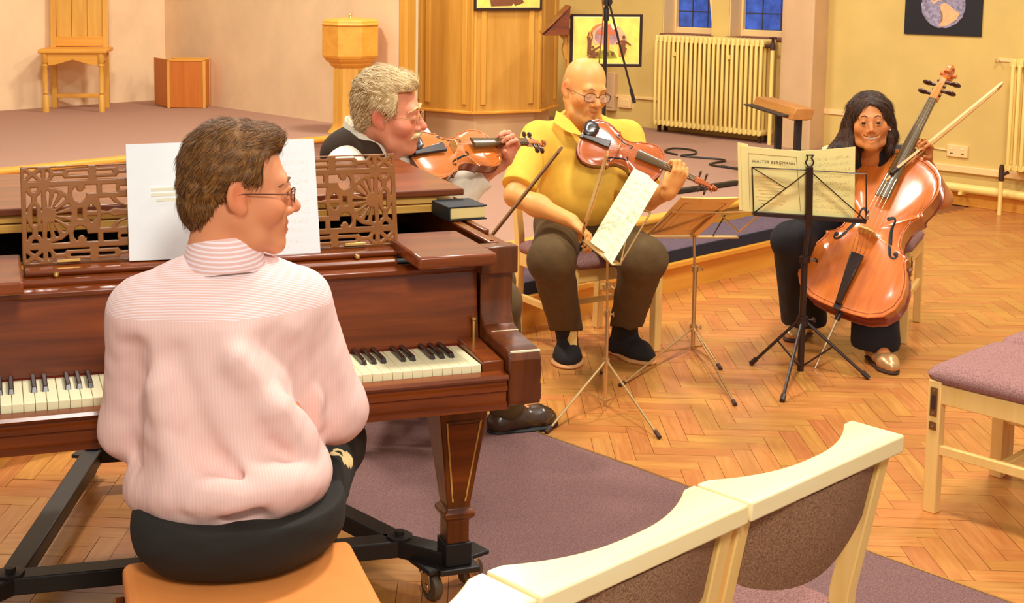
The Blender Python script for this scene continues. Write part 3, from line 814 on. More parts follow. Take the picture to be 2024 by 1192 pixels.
# ================================================================ STOOL
stool = thing('piano_stool', 'tan leather topped mahogany piano stool under the pianist', 'stool', (-.235, 2.362, 0), R(14))
sv = MB().loft([[(sx * (a) , sy * b_, z) for sx, sy in ((-1, -1), (1, -1), (1, 1), (-1, 1))] for a, b_, z in ((.222, .145, .445), (.228, .151, .458), (.228, .151, .486), (.215, .138, .498))]).obj('seat', 'leather_tan', stool, .03, 5)
MB().box(-.222, .222, -.14, .14, .35, .444).obj('frame', 'mahogany_x', stool, .004)
for sx in (-1, 1):
    for sy in (-1, 1):
        MB(TR(sx * .19, sy * .115, 0)).lathe([(0, 0), (.016, 0), (.02, .04), (.014, .06), (.024, .10), (.016, .14), (.022, .2), (.028, .26), (.024, .28), (.026, .38), (0, .38)], 12).obj('leg', 'mahogany_z', stool)
    MB(TR(sx * .226, -.078, .425) @ RY(sx * R(90))).lathe([(0, 0), (.010, 0), (.010, .012), (.02, .018), (.028, .03), (.026, .045), (.012, .055), (0, .056)], 16).obj('height_knob', 'mahogany_x', stool)
    MB().hexa([(sx * .243 - .012, -.142, .30), (sx * .243 + .012, -.142, .30), (sx * .243 + .012, .142, .30), (sx * .243 - .012, .142, .30)], [(sx * .236 - .010, -.142, .43), (sx * .236 + .012, -.142, .43), (sx * .236 + .012, .142, .43), (sx * .236 - .010, .142, .43)]).obj('side_bracket', 'mahogany_z', stool, .003)
# ================================================================ CHAIRS (stacking church chairs)
M['steel_dull'] = simple('steel_dull', (150, 106, 62), .35, .6)
def make_chair(label, group, loc, rz, hook=True):
    """local: x across, +y is the front; origin on the floor under the middle of the seat"""
    t = thing('chair', label, 'chair', loc, rz, group)
    HW = .222
    for sx in (-1, 1):
        MB().box(sx * HW - .018, sx * HW + .018, .185, .225, 0, .415).obj('leg', 'beech', t, .003)          # front
        # rear leg runs up as the raked back post
        MB().loft([[(sx * HW - .016, y - .02, z), (sx * HW + .016, y - .02, z), (sx * HW + .016, y + .02, z), (sx * HW - .016, y + .02, z)] for y, z in ((-.215, 0), (-.20, .38), (-.205, .48), (-.262, .775))]).obj('back_post', 'beech', t, .003)
        MB().box(sx * HW - .012, sx * HW + .012, -.19, .19, .345, .405).obj('seat_rail', 'beech', t, .003)
        MB().box(sx * HW - .010, sx * HW + .010, -.20, .19, .185, .215).obj('stretcher', 'beech', t, .003)
    MB().box(-HW + .018, HW - .018, .193, .217, .345, .405).obj('seat_rail', 'beech_f', t, .003)
    MB().box(-HW + .018, HW - .018, -.21, -.186, .345, .405).obj('seat_rail', 'beech_f', t, .003)
    MB().box(-HW, HW, -.01, .014, .190, .212).obj('stretcher', 'beech_f', t, .003)
    # padded seat
    N_ = 9; rings = []
    for z, g in ((.402, -.012), (.412, 0.0), (.430, .006), (.447, -.004), (.458, -.03), (.463, -.08)):
        hw, f0, b0 = .238 + g, .238 + g, .205 + g; ring = []
        for cx, cy, a0 in ((hw - .045, f0 - .045, 0), (-hw + .045, f0 - .045, 90), (-hw + .045, -b0 + .045, 180), (hw - .045, -b0 + .045, 270)):
            for k in range(N_): a = R(a0 + 90 * k / (N_ - 1)); ring.append((cx + .045 * math.cos(a), cy + .045 * math.sin(a), z))
        rings.append(ring)
    MB().loft(rings).obj('seat', 'chair_fabric', t, ang=60)
    # upholstered curved back panel with a bowed lower edge
    nx, nz = 14, 8; fr, bk_ = [], []
    for j in range(nz + 1):
        for i in range(nx + 1):
            s_ = i / nx; x = -HW + .016 + s_ * (2 * HW - .032); top = .765; bot = .640 - .055 * math.sin(math.pi * s_) ** .8
            z = bot + (top - bot) * j / nz; y = -.205 - .057 * (z - .48) / .295 - .032 * math.sin(math.pi * s_)
            th = .010 + .008 * math.sin(math.pi * s_) * math.sin(math.pi * min(1, max(0, j / nz)))
            fr.append((x, y + th, z)); bk_.append((x, y - th, z))
    mb = MB(); n1 = len(fr); fs = []; w_ = nx + 1
    for j in range(nz):
        for i in range(nx):
            k = j * w_ + i; fs += [(k, k + w_, k + w_ + 1, k + 1), (n1 + k, n1 + k + 1, n1 + k + w_ + 1, n1 + k + w_)]
    ring = list(range(w_)) + [j * w_ + nx for j in range(1, nz + 1)] + [nz * w_ + i for i in range(nx - 1, -1, -1)] + [j * w_ for j in range(nz - 1, 0, -1)]
    for q in range(len(ring)): fs.append((ring[q], ring[(q + 1) % len(ring)], n1 + ring[(q + 1) % len(ring)], n1 + ring[q]))
    mb.add(fr + bk_, fs).obj('back_pad', 'back_fabric', t, ang=60)
    # top rail: straight at the rear, scooped at the front
    n_ = 32; ft, rr = [], []
    for i in range(n_ + 1):
        s_ = i / n_; x = -.2425 + s_ * .485
        e = min(s_, 1 - s_) * .485
        q = min(1, max(0, (e - .028) / .20)); q = 1 - (1 - q) ** 2.1
        ft.append((x, -.196 - .056 * q)); rr.append((x, -.302))
    MB().prism(rr + ft[::-1], .770, .803).obj('top_rail', 'beech_lit', t, .004, 3, ang=30)
    if hook:
        for sx in (-1, 1):
            a, b_ = sorted((sx * (HW + .0175), sx * (HW + .021)))
            o = MB().box(a, b_, .194, .216, .305, .395).obj('link_plate', 'steel_dull', t, .001)
            MB().box(a - (.003 if sx < 0 else 0), b_ + (.003 if sx > 0 else 0), .199, .211, .328, .372).obj('link_slot', 'rubber', o, .001)
            MB().box(a, b_, .194, .216, .262, .288).obj('link_plate', 'steel_dull', t, .001)
            for z in (.386, .316, .275): MB(TR(sx * (HW + .020), .205, z) @ RY(R(90) * sx)).lathe([(0, 0), (.005, 0), (.004, .003), (0, .0035)], 8).obj('screw', 'chrome', o)
    return t
M['beech_f'] = wood('beech_f', (238, 194, 108), (250, 210, 134), 0, 9, 0.38)
G1 = 'row of linked chairs in the foreground'
c0 = make_chair('foreground chair whose corner only shows, lowest of the front row', G1, rw(1.02, 1.442), RA)
def put(src, label, loc, rz, group):
    c = copy_tree(src); c.location = loc; c.rotation_euler = (0, 0, rz); c['label'] = label
    if group: c['group'] = group
    return c
put(c0, 'foreground chair with brown grey back in the middle of the front row', rw(1.512, 1.442), RA, G1)
put(c0, 'foreground chair at the right end of the front row beside the open aisle', rw(2.004, 1.442), RA, G1)
G2 = 'linked chairs at the right edge'
put(c0, 'beech chair at the right edge with mauve seat and metal link plate on its leg', rw(4.045, 1.640), RA, G2)
put(c0, 'beech chair of which only the mauve seat corner shows beyond the right edge chair', rw(4.537, 1.640), RA, G2)
cf = math.atan2(-.89, .45) - math.pi / 2
put(c0, 'beech chair under the bald violinist in the yellow shirt', Vector((.93, 5.69, 0)), cf, 'chairs of the players').location.z = 0
put(c0, 'beech chair with mauve seat under the cellist', Vector((2.27, 6.03, 0)), math.atan2(-.87, -.5) - math.pi / 2, 'chairs of the players')
put(c0, 'beech chair hidden behind the piano under the violinist with the moustache', Vector((.115, 4.62, 0)), math.atan2(-.14, .99) - math.pi / 2, 'chairs of the players')
# ================================================================ BACKGROUND FURNITURE
# ---- high backed oak chair in the chancel
th = thing('throne_chair', 'tall oak chancel chair with panelled back against the far wall', 'chair', (-2.575, 11.27, .45), R(3))
for sx in (-1, 1):
    MB(TR(sx * .235, -.17, 0)).lathe([(0, 0), (.028, 0), (.028, .135), (.018, .15), (.026, .165), (.022, .18), (.024, .30), (.020, .38), (.028, .395), (.018, .41), (.030, .425), (.030, .50), (0, .50)], 12).obj('leg', 'oak_light', th)
    MB().loft([[(sx * .225 - .024, y - .022, z), (sx * .225 + .024, y - .022, z), (sx * .225 + .024, y + .022, z), (sx * .225 - .024, y + .022, z)] for y, z in ((.19, 0), (.18, .5), (.215, 1.5))]).obj('back_post', 'oak_light', th, .004)
    MB().box(sx * .225 - .012, sx * .225 + .012, -.15, .17, .42, .50).obj('side_rail', 'oak_light', th, .003)
MB().box(-.285, .285, -.21, .20, .50, .535).obj('seat', 'oak_light_x', th, .008)
MB().prism([(-.21, .50), (-.21, .395), (-.14, .405), (0, .445), (.14, .405), (.21, .395), (.21, .50)], -.185, -.160, 'xz').obj('apron', 'oak_light_x', th, .003)
MB().box(-.215, .215, .165, .195, .09, .125).obj('stretcher', 'oak_light_x', th, .003)
MB().box(-.205, .205, .165, .20, .54, .625).obj('back_rail', 'oak_light_x', th, .006)
for k in range(3):
    x = -.2 + k * .1345
    MB().hexa([(x, .178, .62), (x + .131, .178, .62), (x + .131, .196, .62), (x, .196, .62)], [(x, .21, 1.5), (x + .131, .21, 1.5), (x + .131, .228, 1.5), (x, .228, 1.5)]).obj('back_panel', 'oak_light', th, .003)
MB().box(-.25, .25, .19, .24, 1.5, 1.62).obj('crest_rail', 'oak_light_x', th, .006)
# ---- open box in the corner
bx = thing('wooden_box', 'small orange wood veneered box standing in the chancel corner', 'box', (-1.655, 11.56, .45), R(-4))
HW_, HD, HT = .158, .10, .425
for sx in (-1, 1):
    for sy in (-1, 1): MB().box(sx * HW_ - .012, sx * HW_ + .012, sy * HD - .012, sy * HD + .012, 0, HT).obj('corner_post', 'oak_light', bx, .002)
MB().box(-HW_ + .008, HW_ - .008, -HD - .006, -HD + .006, .006, HT - .01).obj('front_panel', 'oak_box', bx)
MB().box(-HW_ + .008, HW_ - .008, HD - .006, HD + .006, .006, HT - .01).obj('rear_panel', 'oak_box', bx)
for sx in (-1, 1): MB().box(sx * HW_ - .006, sx * HW_ + .006, -HD + .008, HD - .008, .006, HT - .01).obj('side_panel', 'oak_box', bx)
MB().box(-HW_, HW_, -HD, HD, .02, .04).obj('bottom_panel', 'oak_box', bx)
for b_ in ((-HW_ - .012, HW_ + .012, -HD - .012, -HD + .012), (-HW_ - .012, HW_ + .012, HD - .012, HD + .012)): MB().box(*b_, HT - .012, HT + .004).obj('rim_strip', 'oak_light_x', bx, .002)
# left face is seen through a skewed corner: a second narrow panel hinged back
MB().hexa([(-HW_ - .01, -HD - .008, .006), (-HW_ - .19, HD + .06, .006), (-HW_ - .185, HD + .072, .006), (-HW_ - .002, -HD + .004, .006)],
          [(-HW_ - .01, -HD - .008, HT), (-HW_ - .19, HD + .06, HT), (-HW_ - .185, HD + .072, HT), (-HW_ - .002, -HD + .004, HT)]).obj('side_door', 'oak_box', bx, .002)
# ---- font
fo = thing('font', 'octagonal light oak font with domed lid and small knob on a pillar', 'font', (-.195, 9.75, .45), R(22.5))
MB().lathe([(0, 0), (.185, 0), (.15, .04), (.14, .06), (.136, .09), (.132, .50), (0, .50)], 8).obj('pillar', 'oak_light', fo, .004, ang=20)
MB().lathe([(.13, .49), (.15, .50), (.165, .515), (.165, .525), (.185, .535), (.20, .55), (.205, .565), (0, .565)], 8).obj('neck_moulding', 'oak_light_x', fo, .003, ang=20)
MB().lathe([(.0, .56), (.212, .56), (.222, .58), (.222, .795), (.214, .80), (0, .80)], 8).obj('bowl', 'oak_light_x', fo, .003, ang=20)
MB().lathe([(.0, .80), (.226, .80), (.228, .81), (.220, .82), (.218, .833), (.205, .843), (.05, .858), (0, .858)], 8).obj('lid', 'oak_light_x', fo, .003, ang=20)
MB(TR(0, 0, .858)).lathe([(0, 0), (.014, 0), (.008, .008), (.015, .018), (.012, .028), (0, .032)], 10).obj('lid_knob', 'brass', fo)
# ---- pulpit
pp = thing('pulpit', 'octagonal oak panelled pulpit corbelled out over a plastered base', 'pulpit', (0, 0, 0), RA)
pc = [(7.09, 7.77), (7.21, 7.28), (7.73, 7.06), (8.17, 7.27), (8.36, 7.75), (7.40, 8.20)]
z0, z1 = .55, 1.72
MB().prism([(x + (7.75 - x) * .10, y + (7.72 - y) * .10) for x, y in pc], .29, .56).obj('base', 'plaster_pink', pp, smooth=False)
for i in range(4):
    (xa, ya), (xb, yb) = pc[i], pc[i + 1]
    L_ = math.hypot(xb - xa, yb - ya); a = math.atan2(yb - ya, xb - xa); m = TR(xa, ya, 0) @ RZ(a)
    MB(m).box(0, L_, 0, .03, z0, z1).obj('panel', 'oak_panel', pp, .002)
    for x0, x1 in ((.0, .022), (L_ - .022, L_)): MB(m).box(x0, x1, -.008, .004, z0, z1).obj('corner_strip', 'oak_light', pp, .002)
    if i in (1, 2, 0):
        for x0 in (.058, L_ - .058 - .045):
            MB(m).box(x0, x0 + .045, -.012, .004, z0 + .06, z1).obj('pilaster_strip', 'oak_light', pp, .004)
    MB(m).box(-.01, L_ + .01, -.018, .03, z0 - .012, z0 + .01).obj('bottom_moulding', 'oak_light_x', pp, .005)
MB().prism([(x + (7.75 - x) * .03, y + (7.72 - y) * .03) for x, y in pc], z0 + .005, z0 + .03).obj('pulpit_floor', 'oak_box', pp, smooth=False)
# ---- jamb post and cupboard between chancel and pulpit
po = thing('oak_post', 'light oak jamb post at the end of the chancel wall beside the pulpit', 'post', rw(6.56, 7.30), RA)
MB().box(-.095, .005, -.05, .015, .29, 3.4).obj('shaft', 'oak_light', po, .004)
MB().box(-.06, .004, -.062, -.049, .29, 3.4).obj('front_board', 'oak_panel', po, .003)
cu = thing('open_cupboard', 'narrow open cupboard with one shelf in the gap beside the pulpit', 'cupboard', rw(7.02, 8.52, .30), RA)
MB().box(-.38, .34, .10, .14, 0, 1.8).obj('back_board', 'mahogany_z', cu); MB().box(-.38, -.35, -.28, .12, 0, 1.8).obj('side_board', 'oak_panel', cu)
MB().box(-.36, .34, -.28, .12, .70, .735).obj('shelf', 'oak_light_x', cu, .002); MB().box(-.36, .34, -.28, .12, 0.02, .06).obj('shelf', 'oak_light_x', cu, .002)
bag = thing('dark_bag', 'dark soft bag standing on the cupboard shelf beside the pulpit', 'bag', rw(6.93, 8.36, 1.036), RA)
M['bag_cloth'] = simple('bag_cloth', (64, 52, 56), .9, bmp=(40, .4, .01))
MB().loft([[(a * math.cos(q * math.pi / 8), b_ * math.sin(q * math.pi / 8), z) for q in range(16)] for a, b_, z in ((.15, .08, 0), (.18, .10, .04), (.19, .10, .18), (.15, .08, .27), (.06, .04, .30))]).obj('body', 'bag_cloth', bag)
MB().tube(spline([(-.08, -.02, .27), (-.06, -.02, .36), (.06, -.02, .36), (.08, -.02, .27)], 5), .012, 7).obj('handle', 'navy_quilt', bag)

# ---- banners: flat painted cloth with dark borders
M['ban_yellow'] = simple('ban_yellow', (236, 216, 100), .85, nz=(9, .09))
M['ban_white'] = simple('ban_white', (250, 240, 184), .85)
M['ban_black'] = simple('ban_black', (52, 26, 12), .9)
M['ban_purple'] = simple('ban_purple', (176, 132, 130), .9, nz=(20, .15))
M['ban_pink'] = simple('ban_pink', (232, 178, 130), .9, nz=(14, .08))
M['ban_red'] = simple('ban_red', (236, 112, 70), .9)
M['ban_brown'] = simple('ban_brown', (128, 74, 42), .9)
M['ban_ochre'] = simple('ban_ochre', (206, 132, 52), .9)
M['ban_green'] = simple('ban_green', (150, 140, 44), .9, nz=(30, .2))
def banner(name, label, loc, rz, W_, H_, full=True):
    t = thing(name, label, 'banner', loc, rz)
    MB().box(0, W_, -.004, .004, 0, H_).obj('border', 'ban_black', t, .001)
    MB().box(.022, W_ - .022, -.006, .002, .022, H_ - .018).obj('hem', 'ban_white', t, smooth=False)
    MB().box(.026, W_ - .026, -.0075, .002, .026, H_ - .022).obj('cloth', 'ban_yellow', t, smooth=False)
    u = W_ / 1250.0
    lay = [0]
    def flat(name_, mat, pts):
        lay[0] += 1; d = -.0075 - .0006 * lay[0]
        MB().prism([((x - 215) * u, H_ - (y - 170) * u) for x, y in pts], d, -.0070, 'xz').obj(name_, mat, t, smooth=False)
    def disc(cx, cy, r, n=14, sy=1): return [(cx + r * math.cos(2 * math.pi * k / n), cy + sy * r * math.sin(2 * math.pi * k / n)) for k in range(n)]
    if full:
        flat('glow_patch', 'ban_pink', [(640, 350), (760, 320), (960, 330), (1080, 400), (1190, 540), (1200, 640), (1060, 700), (640, 700), (580, 640), (590, 480)])
        flat('sky_patch', 'ban_purple', [(700, 420), (800, 380), (960, 400), (1050, 460), (1070, 600), (960, 690), (720, 680), (640, 600), (650, 480)])
        flat('ground_patch', 'ban_green', [(540, 920), (640, 830), (730, 800), (860, 790), (980, 820), (1040, 930), (900, 938), (640, 940)])
        flat('cross_upright', 'ban_ochre', [(850, 360), (895, 360), (890, 800), (855, 800)])
        flat('cross_bar', 'ban_red', [(690, 450), (1030, 455), (1030, 520), (690, 515)])
        flat('cross_top', 'ban_red', [(850, 350), (910, 350), (910, 460), (850, 460)])
        flat('dove', 'ban_white', [(915, 340), (960, 320), (1000, 370), (1040, 350), (1010, 420), (960, 440), (930, 400)])
        flat('trail', 'ban_ochre', [(520, 560), (600, 400), (700, 340), (760, 330), (680, 380), (600, 470), (560, 580)])
        flat('left_figure', 'ban_brown', [(515, 860), (520, 640), (505, 570), (540, 470), (548, 490), (530, 570), (545, 610), (575, 610), (595, 570), (575, 490), (590, 470), (608, 570), (585, 650), (580, 780), (600, 870)])
        flat('left_head', 'ban_brown', disc(550, 585, 22))
        flat('kneeling_figure', 'ban_brown', [(530, 925), (600, 850), (580, 850), (515, 900), (510, 890), (600, 790), (640, 770), (740, 712), (745, 730), (650, 800), (640, 860), (690, 840), (660, 930)])
        flat('kneeling_head', 'ban_brown', disc(612, 740, 22))
        flat('right_cloak', 'ban_ochre', [(1065, 700), (1105, 640), (1160, 640), (1170, 760), (1120, 910), (1065, 900)])
        flat('right_figure', 'ban_brown', [(1010, 665), (1100, 615), (1165, 615), (1270, 695), (1262, 712), (1175, 660), (1170, 740), (1200, 760), (1150, 910), (1110, 910), (1090, 800), (1100, 650), (1015, 685)])
        flat('right_head', 'ban_brown', disc(1142, 565, 26, 14, 1.2))
        for x in (690, 860, 950): flat('small_figure', 'ban_brown', disc(x, 850, 24, 10, 1.3))
    else:
        flat('figure_base', 'ban_brown', [(520, 1010), (900, 1000), (930, 960), (960, 1005), (1100, 960), (1120, 940), (1100, 900), (500, 900)])
        flat('figure_patch', 'ban_ochre', [(560, 900), (1080, 900), (1060, 500), (600, 500)])
    return t
# on the pulpit front panel
(xa, ya), (xb, yb) = pc[1], pc[2]; a_ = math.atan2(yb - ya, xb - xa)
bq = rw(xa, ya, 1.345) + (Matrix.Rotation(RA + a_, 3, 'Z') @ Vector((-.012, -.022, 0)))
banner('pulpit_banner', 'yellow banner with dark border hanging on the pulpit front, cut by the top edge', bq, RA + a_, .575, .42, False)
# ---- lectern with its banner
le = thing('lectern', 'dark topped oak lectern with sloping book rest behind the painted banner', 'lectern', (1.445, 9.72, .30), R(-3))
MB().prism([(-.235, .895), (-.215, .905), (-.02, 1.095), (-.035, 1.105)], -.14, .20, 'xz').obj('book_rest', 'mahogany_y', le, .003)
MB().prism([(-.225, .885), (-.035, .885), (-.03, 1.085)], -.13, .19, 'xz').obj('rest_box', 'mahogany_x', le, .003)
MB().prism([(-.10, .885), (-.03, .93), (.03, .93), (.03, .70), (-.055, .70), (-.075, .78), (-.06, .84)], -.04, .06, 'xz').obj('bracket', 'oak_panel', le, .004)
MB().box(-.04, .10, -.05, .08, .03, .90).obj('column', 'oak_light', le, .004)
MB().box(-.16, .22, -.16, .2, 0, .04).obj('foot', 'oak_light_x', le, .006)
MB().box(-.03, .46, -.045, -.030, 1.005, 1.025).obj('banner_rail', 'black_satin', le, .002)
banner('lectern_banner', 'yellow painted banner with red cross and dark figures hung in front of the lectern', (1.418, 9.655, .955), R(-3), .525, .385, True)
# ---- radiator
ra = thing('radiator', 'cream painted cast iron column radiator below the windows', 'radiator', rw(9.08, 5.885, .30), RA)
sec = None; ns = 24; pitch_ = .0442
for k in range(ns):
    if sec is None:
        mb = MB()
        for j in range(4):
            x = -.085 + j * .053; wv = .0135 if j in (0, 3) else .012
            mb.tube([(x, 0, .085), (x, 0, .10), (x, 0, .77), (x, 0, .785)], [.010, wv, wv, .010], 8)
        mb.loft([[(xx, yy * s_, z) for xx, yy in ((-.095, 0), (-.085, -.0205), (.085, -.0205), (.095, 0), (.085, .0205), (-.085, .0205))] for z, s_ in ((.765, .6), (.775, 1), (.812, .95), (.822, .5))])
        mb.loft([[(xx, yy * s_, z) for xx, yy in ((-.095, 0), (-.085, -.0205), (.085, -.0205), (.095, 0), (.085, .0205), (-.085, .0205))] for z, s_ in ((.062, .5), (.072, 1), (.098, 1), (.108, .6))])
        sec = mb.obj('section', 'paint_cream', ra, ang=50)
    else: share(sec, 'section', ra, TR(0, k * pitch_, 0))
for y in (.02, ns * pitch_ - .06):
    MB().box(-.05, -.02, y - .01, y + .01, 0, .08).obj('foot', 'rubber', ra); MB().box(.04, .07, y - .01, y + .01, 0, .08).obj('foot', 'rubber', ra)
for k in (7, 19): MB().box(-.108, -.094, k * pitch_ - .012 - .022, k * pitch_ + .012 - .022, .655, .69).obj('clip', 'paint_cream', ra, .002)
MB().tube([(-.06, -.02, .775), (-.06, -.075, .775)], .014, 10).obj('tail_pipe', 'rubber', ra)
va = MB(TR(-.06, -.085, .775)); va.lathe([(0, -.03), (.02, -.03), (.02, .02), (.012, .03), (.01, .055), (.03, .06), (.032, .068), (.01, .074), (0, .074)], 10)
va.obj('valve', 'rubber', ra)
MB().tube([(-.06, -.085, 0), (-.06, -.085, .75)], .016, 10).obj('riser_pipe', 'paint_cream', ra)
# ---- second radiator at the right edge of the picture
r2 = thing('radiator', 'cream radiator end cut off by the right picture edge', 'radiator', rw(9.10, 3.945, .0), RA)
for k in range(10): share(sec, 'section', r2, TR(0, -k * pitch_ , .25))
MB().tube([(-.07, .045, .0), (-.07, .045, .235)], .014, 10).obj('riser_pipe', 'paint_cream', r2)
MB(TR(-.07, .045, .235)).lathe([(0, 0), (.017, 0), (.019, .02), (.019, .06), (.014, .11), (0, .115)], 10).obj('valve', 'rubber', r2)
MB().tube([(-.07, .045, .275), (-.07, .0, .30)], .012, 8).obj('valve_tail', 'rubber', r2)
pi_ = thing('heating_pipe', 'cream heating pipe running above the skirting of the long wall', 'pipe', (0, 0, 0), RA)
MB().tube([(9.13, 4.55, .135), (9.13, 1.6, .135)], .032, 12).obj('pipe', 'paint_cream', pi_)
for v_ in (4.3, 3.2, 2.2): MB().box(9.09, 9.199, v_ - .012, v_ + .012, .09, .11).obj('bracket', 'paint_cream', pi_)
# ---- sockets and boxes on the walls
so = thing('power_socket', 'white double power socket on the long wall behind the cello neck', 'socket', rw(WU, 4.38, .385), RA)
MB().box(-.016, .004, -.075, .075, -.043, .043).obj('plate', 'paint_sill', so, .004)
for y in (-.04, .04): MB().box(-.020, -.014, y - .006, y + .006, .012, .022).obj('switch', 'ivory', so); MB().box(-.0175, -.014, y - .010, y + .010, -.02, -.014).obj('slot', 'rubber', so)
MB().tube([(-.008, .075, .0), (-.008, .42, .02)], .006, 6).obj('conduit', 'paint_sill', so)
jb = thing('junction_box', 'small cream junction box low on the wall left of the radiator', 'box', rw(WU, 7.37, .50), RA)
MB().box(-.03, .004, -.07, .07, -.045, .045).obj('case', 'paint_sill', jb, .004); MB().box(-.034, -.028, -.05, .05, -.03, .03).obj('cover_plate', 'paint_sill', jb, .002)
cb2 = thing('wall_cable_box', 'tall narrow pinkish casing on the wall behind the bald violinist', 'box', rw(WU, 7.52, .42), RA)
MB().box(-.05, .004, -.05, .05, 0, .34).obj('case', 'plaster_pink', cb2, .006); MB().box(-.054, -.045, -.035, .035, .03, .31).obj('cover_plate', 'plaster_pink', cb2, .003)
hk = thing('coat_hook', 'small pale double coat hook high on the long wall', 'hook', rw(WU, 4.07, 1.05), RA)
MB().box(-.008, .004, -.06, .06, -.012, .012).obj('plate', 'paint_sill', hk, .003)
for y in (-.05, .05): MB().tube(spline([(-.006, y, 0), (-.03, y * 1.1, -.012), (-.045, y * 1.15, -.01), (-.048, y * 1.15, .012)], 4), .006, 7).obj('prong', 'plaster_pink', hk)
# ---- earth poster
ea = thing('earth_poster', 'black poster of the blue planet earth on the long wall', 'poster', rw(WU - .002, 4.255, 1.205), RA)
M['earth_black'] = simple('earth_black', (22, 18, 24), .6); M['earth_sea'] = simple('earth_sea', (140, 130, 150), .7, nz=(46, .32)); M['earth_land'] = simple('earth_land', (232, 178, 124), .8, nz=(30, .06)); M['earth_brown'] = simple('earth_brown', (150, 112, 80), .8)
MB().box(-.010, 0, 0, .565, 0, .44).obj('sheet', 'earth_black', ea, smooth=False)
def eflat(nm, mat, pts, d): MB().prism([(.565 - x, z) for x, z in pts], -.010 - d, -.009, 'yz').obj(nm, mat, ea, smooth=False)
ec = (.285, .215); er = .162
random.seed(3)
eflat('globe', 'earth_sea', [(ec[0] + er * (1 + random.uniform(-.02, .02)) * math.cos(2 * math.pi * k / 36), ec[1] + er * (1 + random.uniform(-.02, .02)) * math.sin(2 * math.pi * k / 36)) for k in range(36)], .0008)
gx = lambda x, y: (ec[0] + (x - 330) / 115 * er, ec[1] - (y - 62) / 115 * er)      # poster print units
eflat('land', 'earth_land', [gx(*p) for p in ((262, 40), (290, 38), (318, 8), (330, 18), (326, 36), (300, 42), (288, 50), (284, 58))], .0016)
eflat('land', 'earth_land', [gx(*p) for p in ((315, 60), (338, 50), (366, 64), (384, 84), (416, 102), (402, 132), (372, 152), (352, 166), (318, 170), (314, 160), (330, 140), (330, 110), (318, 86))], .0016)
eflat('land', 'earth_brown', [gx(*p) for p in ((315, 84), (330, 110), (330, 138), (318, 156), (322, 120))], .0020)
eflat('land', 'earth_land', [gx(*p) for p in ((250, -60), (330, -64), (380, -40), (400, -10), (352, 0), (318, 8), (262, 40), (240, 10))], .0012)
# ---- short communion rail at the end of the dais
M['rail_wood'] = wood('rail_wood', (176, 112, 50), (200, 134, 66), 1, 7, .4)
cr_ = thing('kneeler_rail', 'short oak rail on two black posts near the pier', 'rail', (2.655, 8.45, .30), R(2))
MB().prism([(-.075, .43), (.055, .43), (.075, .50), (-.045, .505)], -.28, .50, 'xz').obj('rail_top', 'rail_wood', cr_, .005)
MB().box(-.13, -.04, -.22, .50, .445, .455).obj('book_ledge', 'black_iron', cr_, .003)
for y in (-.20, .16):
    MB().box(-.020, .020, y - .02, y + .02, 0, .425).obj('post', 'black_iron', cr_, .003)
    MB().box(-.05, .05, y - .05, y + .05, 0, .008).obj('foot_plate', 'black_iron', cr_, .002)
    MB().box(-.05, .05, y - .03, y + .03, .422, .430).obj('top_plate', 'black_iron', cr_, .002)
# ---- blue kneeling cushion on the ledge: quilted top
cw0, cw1, cv0, cv1 = 4.35, 7.2, 4.072, 4.405
nu, nv = 140, 16; top = []
for j in range(nv + 1):
    for i in range(nu + 1):
        s_, t_ = i / nu, j / nv
        u = cw0 + (cw1 - cw0) * s_; v_ = cv0 + (cv1 - cv0) * t_
        q = abs(math.sin(math.pi * (u / .17 + t_))) ** .5 * abs(math.sin(math.pi * (u / .17 - t_ + .5))) ** .5
        edge = min(1, 6 * min(t_, 1 - t_)) ** .5
        top.append((u, v_, .205 + .026 * edge * (.55 + .45 * q)))
w_ = nu + 1; n1 = len(top); bot = [(p[0], p[1], .162) for p in top]
fs = [(j * w_ + i, j * w_ + i + 1, (j + 1) * w_ + i + 1, (j + 1) * w_ + i) for j in range(nv) for i in range(nu)]
ring = list(range(w_)) + [j * w_ + nu for j in range(1, nv + 1)] + [nv * w_ + i for i in range(nu - 1, -1, -1)] + [j * w_ for j in range(nv - 1, 0, -1)]
fs += [(ring[q], n1 + ring[q], n1 + ring[(q + 1) % len(ring)], ring[(q + 1) % len(ring)]) for q in range(len(ring))]
fs.append(tuple(n1 + r for r in reversed(ring)))
M['navy_top'] = fabric('navy_top', (78, 64, 74), (112, 90, 98), 260)
cus = thing('kneeling_cushion', 'long navy blue quilted kneeling cushion on the dais step', 'cushion', (0, 0, 0), RA)
o = MB().add(top + bot, fs).obj('pad', 'navy_top', cus, ang=50)
MB().box(cw0 - .004, cw1 + .004, cv0 - .006, cv0 + .004, .160, .222).obj('boxing_strip', simple('navy_side', (28, 28, 46), .9), cus, .004)
# ---- things lying on the platform carpet
ba = thing('black_bar', 'black folded metal bar lying on the dais carpet behind the silver stand', 'bar', (2.04, 8.09, .302), math.atan2(.417, .55))
MB().prism([(-.34, 0), (-.24, -.022), (.30, -.022), (.34, 0), (.30, .022), (-.24, .022)], 0, .028).obj('body', 'black_iron', ba, .006)
MB().tube([(.33, 0, .012), (.52, .02, .010)], .007, 8).obj('end_rod', 'black_iron', ba)
ca = thing('cable', 'black looped cable lying on the dais carpet below the radiator', 'cable', (0, 0, .305))
MB().tube(spline([(2.22, 9.62, .004), (2.17, 9.80, .004), (2.28, 9.98, .004), (2.40, 9.86, .004), (2.36, 9.66, .004), (2.24, 9.55, .004), (2.50, 9.35, .004), (2.34, 9.14, .004), (2.44, 8.98, .004), (2.62, 8.92, .004), (2.90, 8.80, .004), (3.2, 8.7, .004)], 8), .007, 7).obj('cord', 'black_iron', ca)
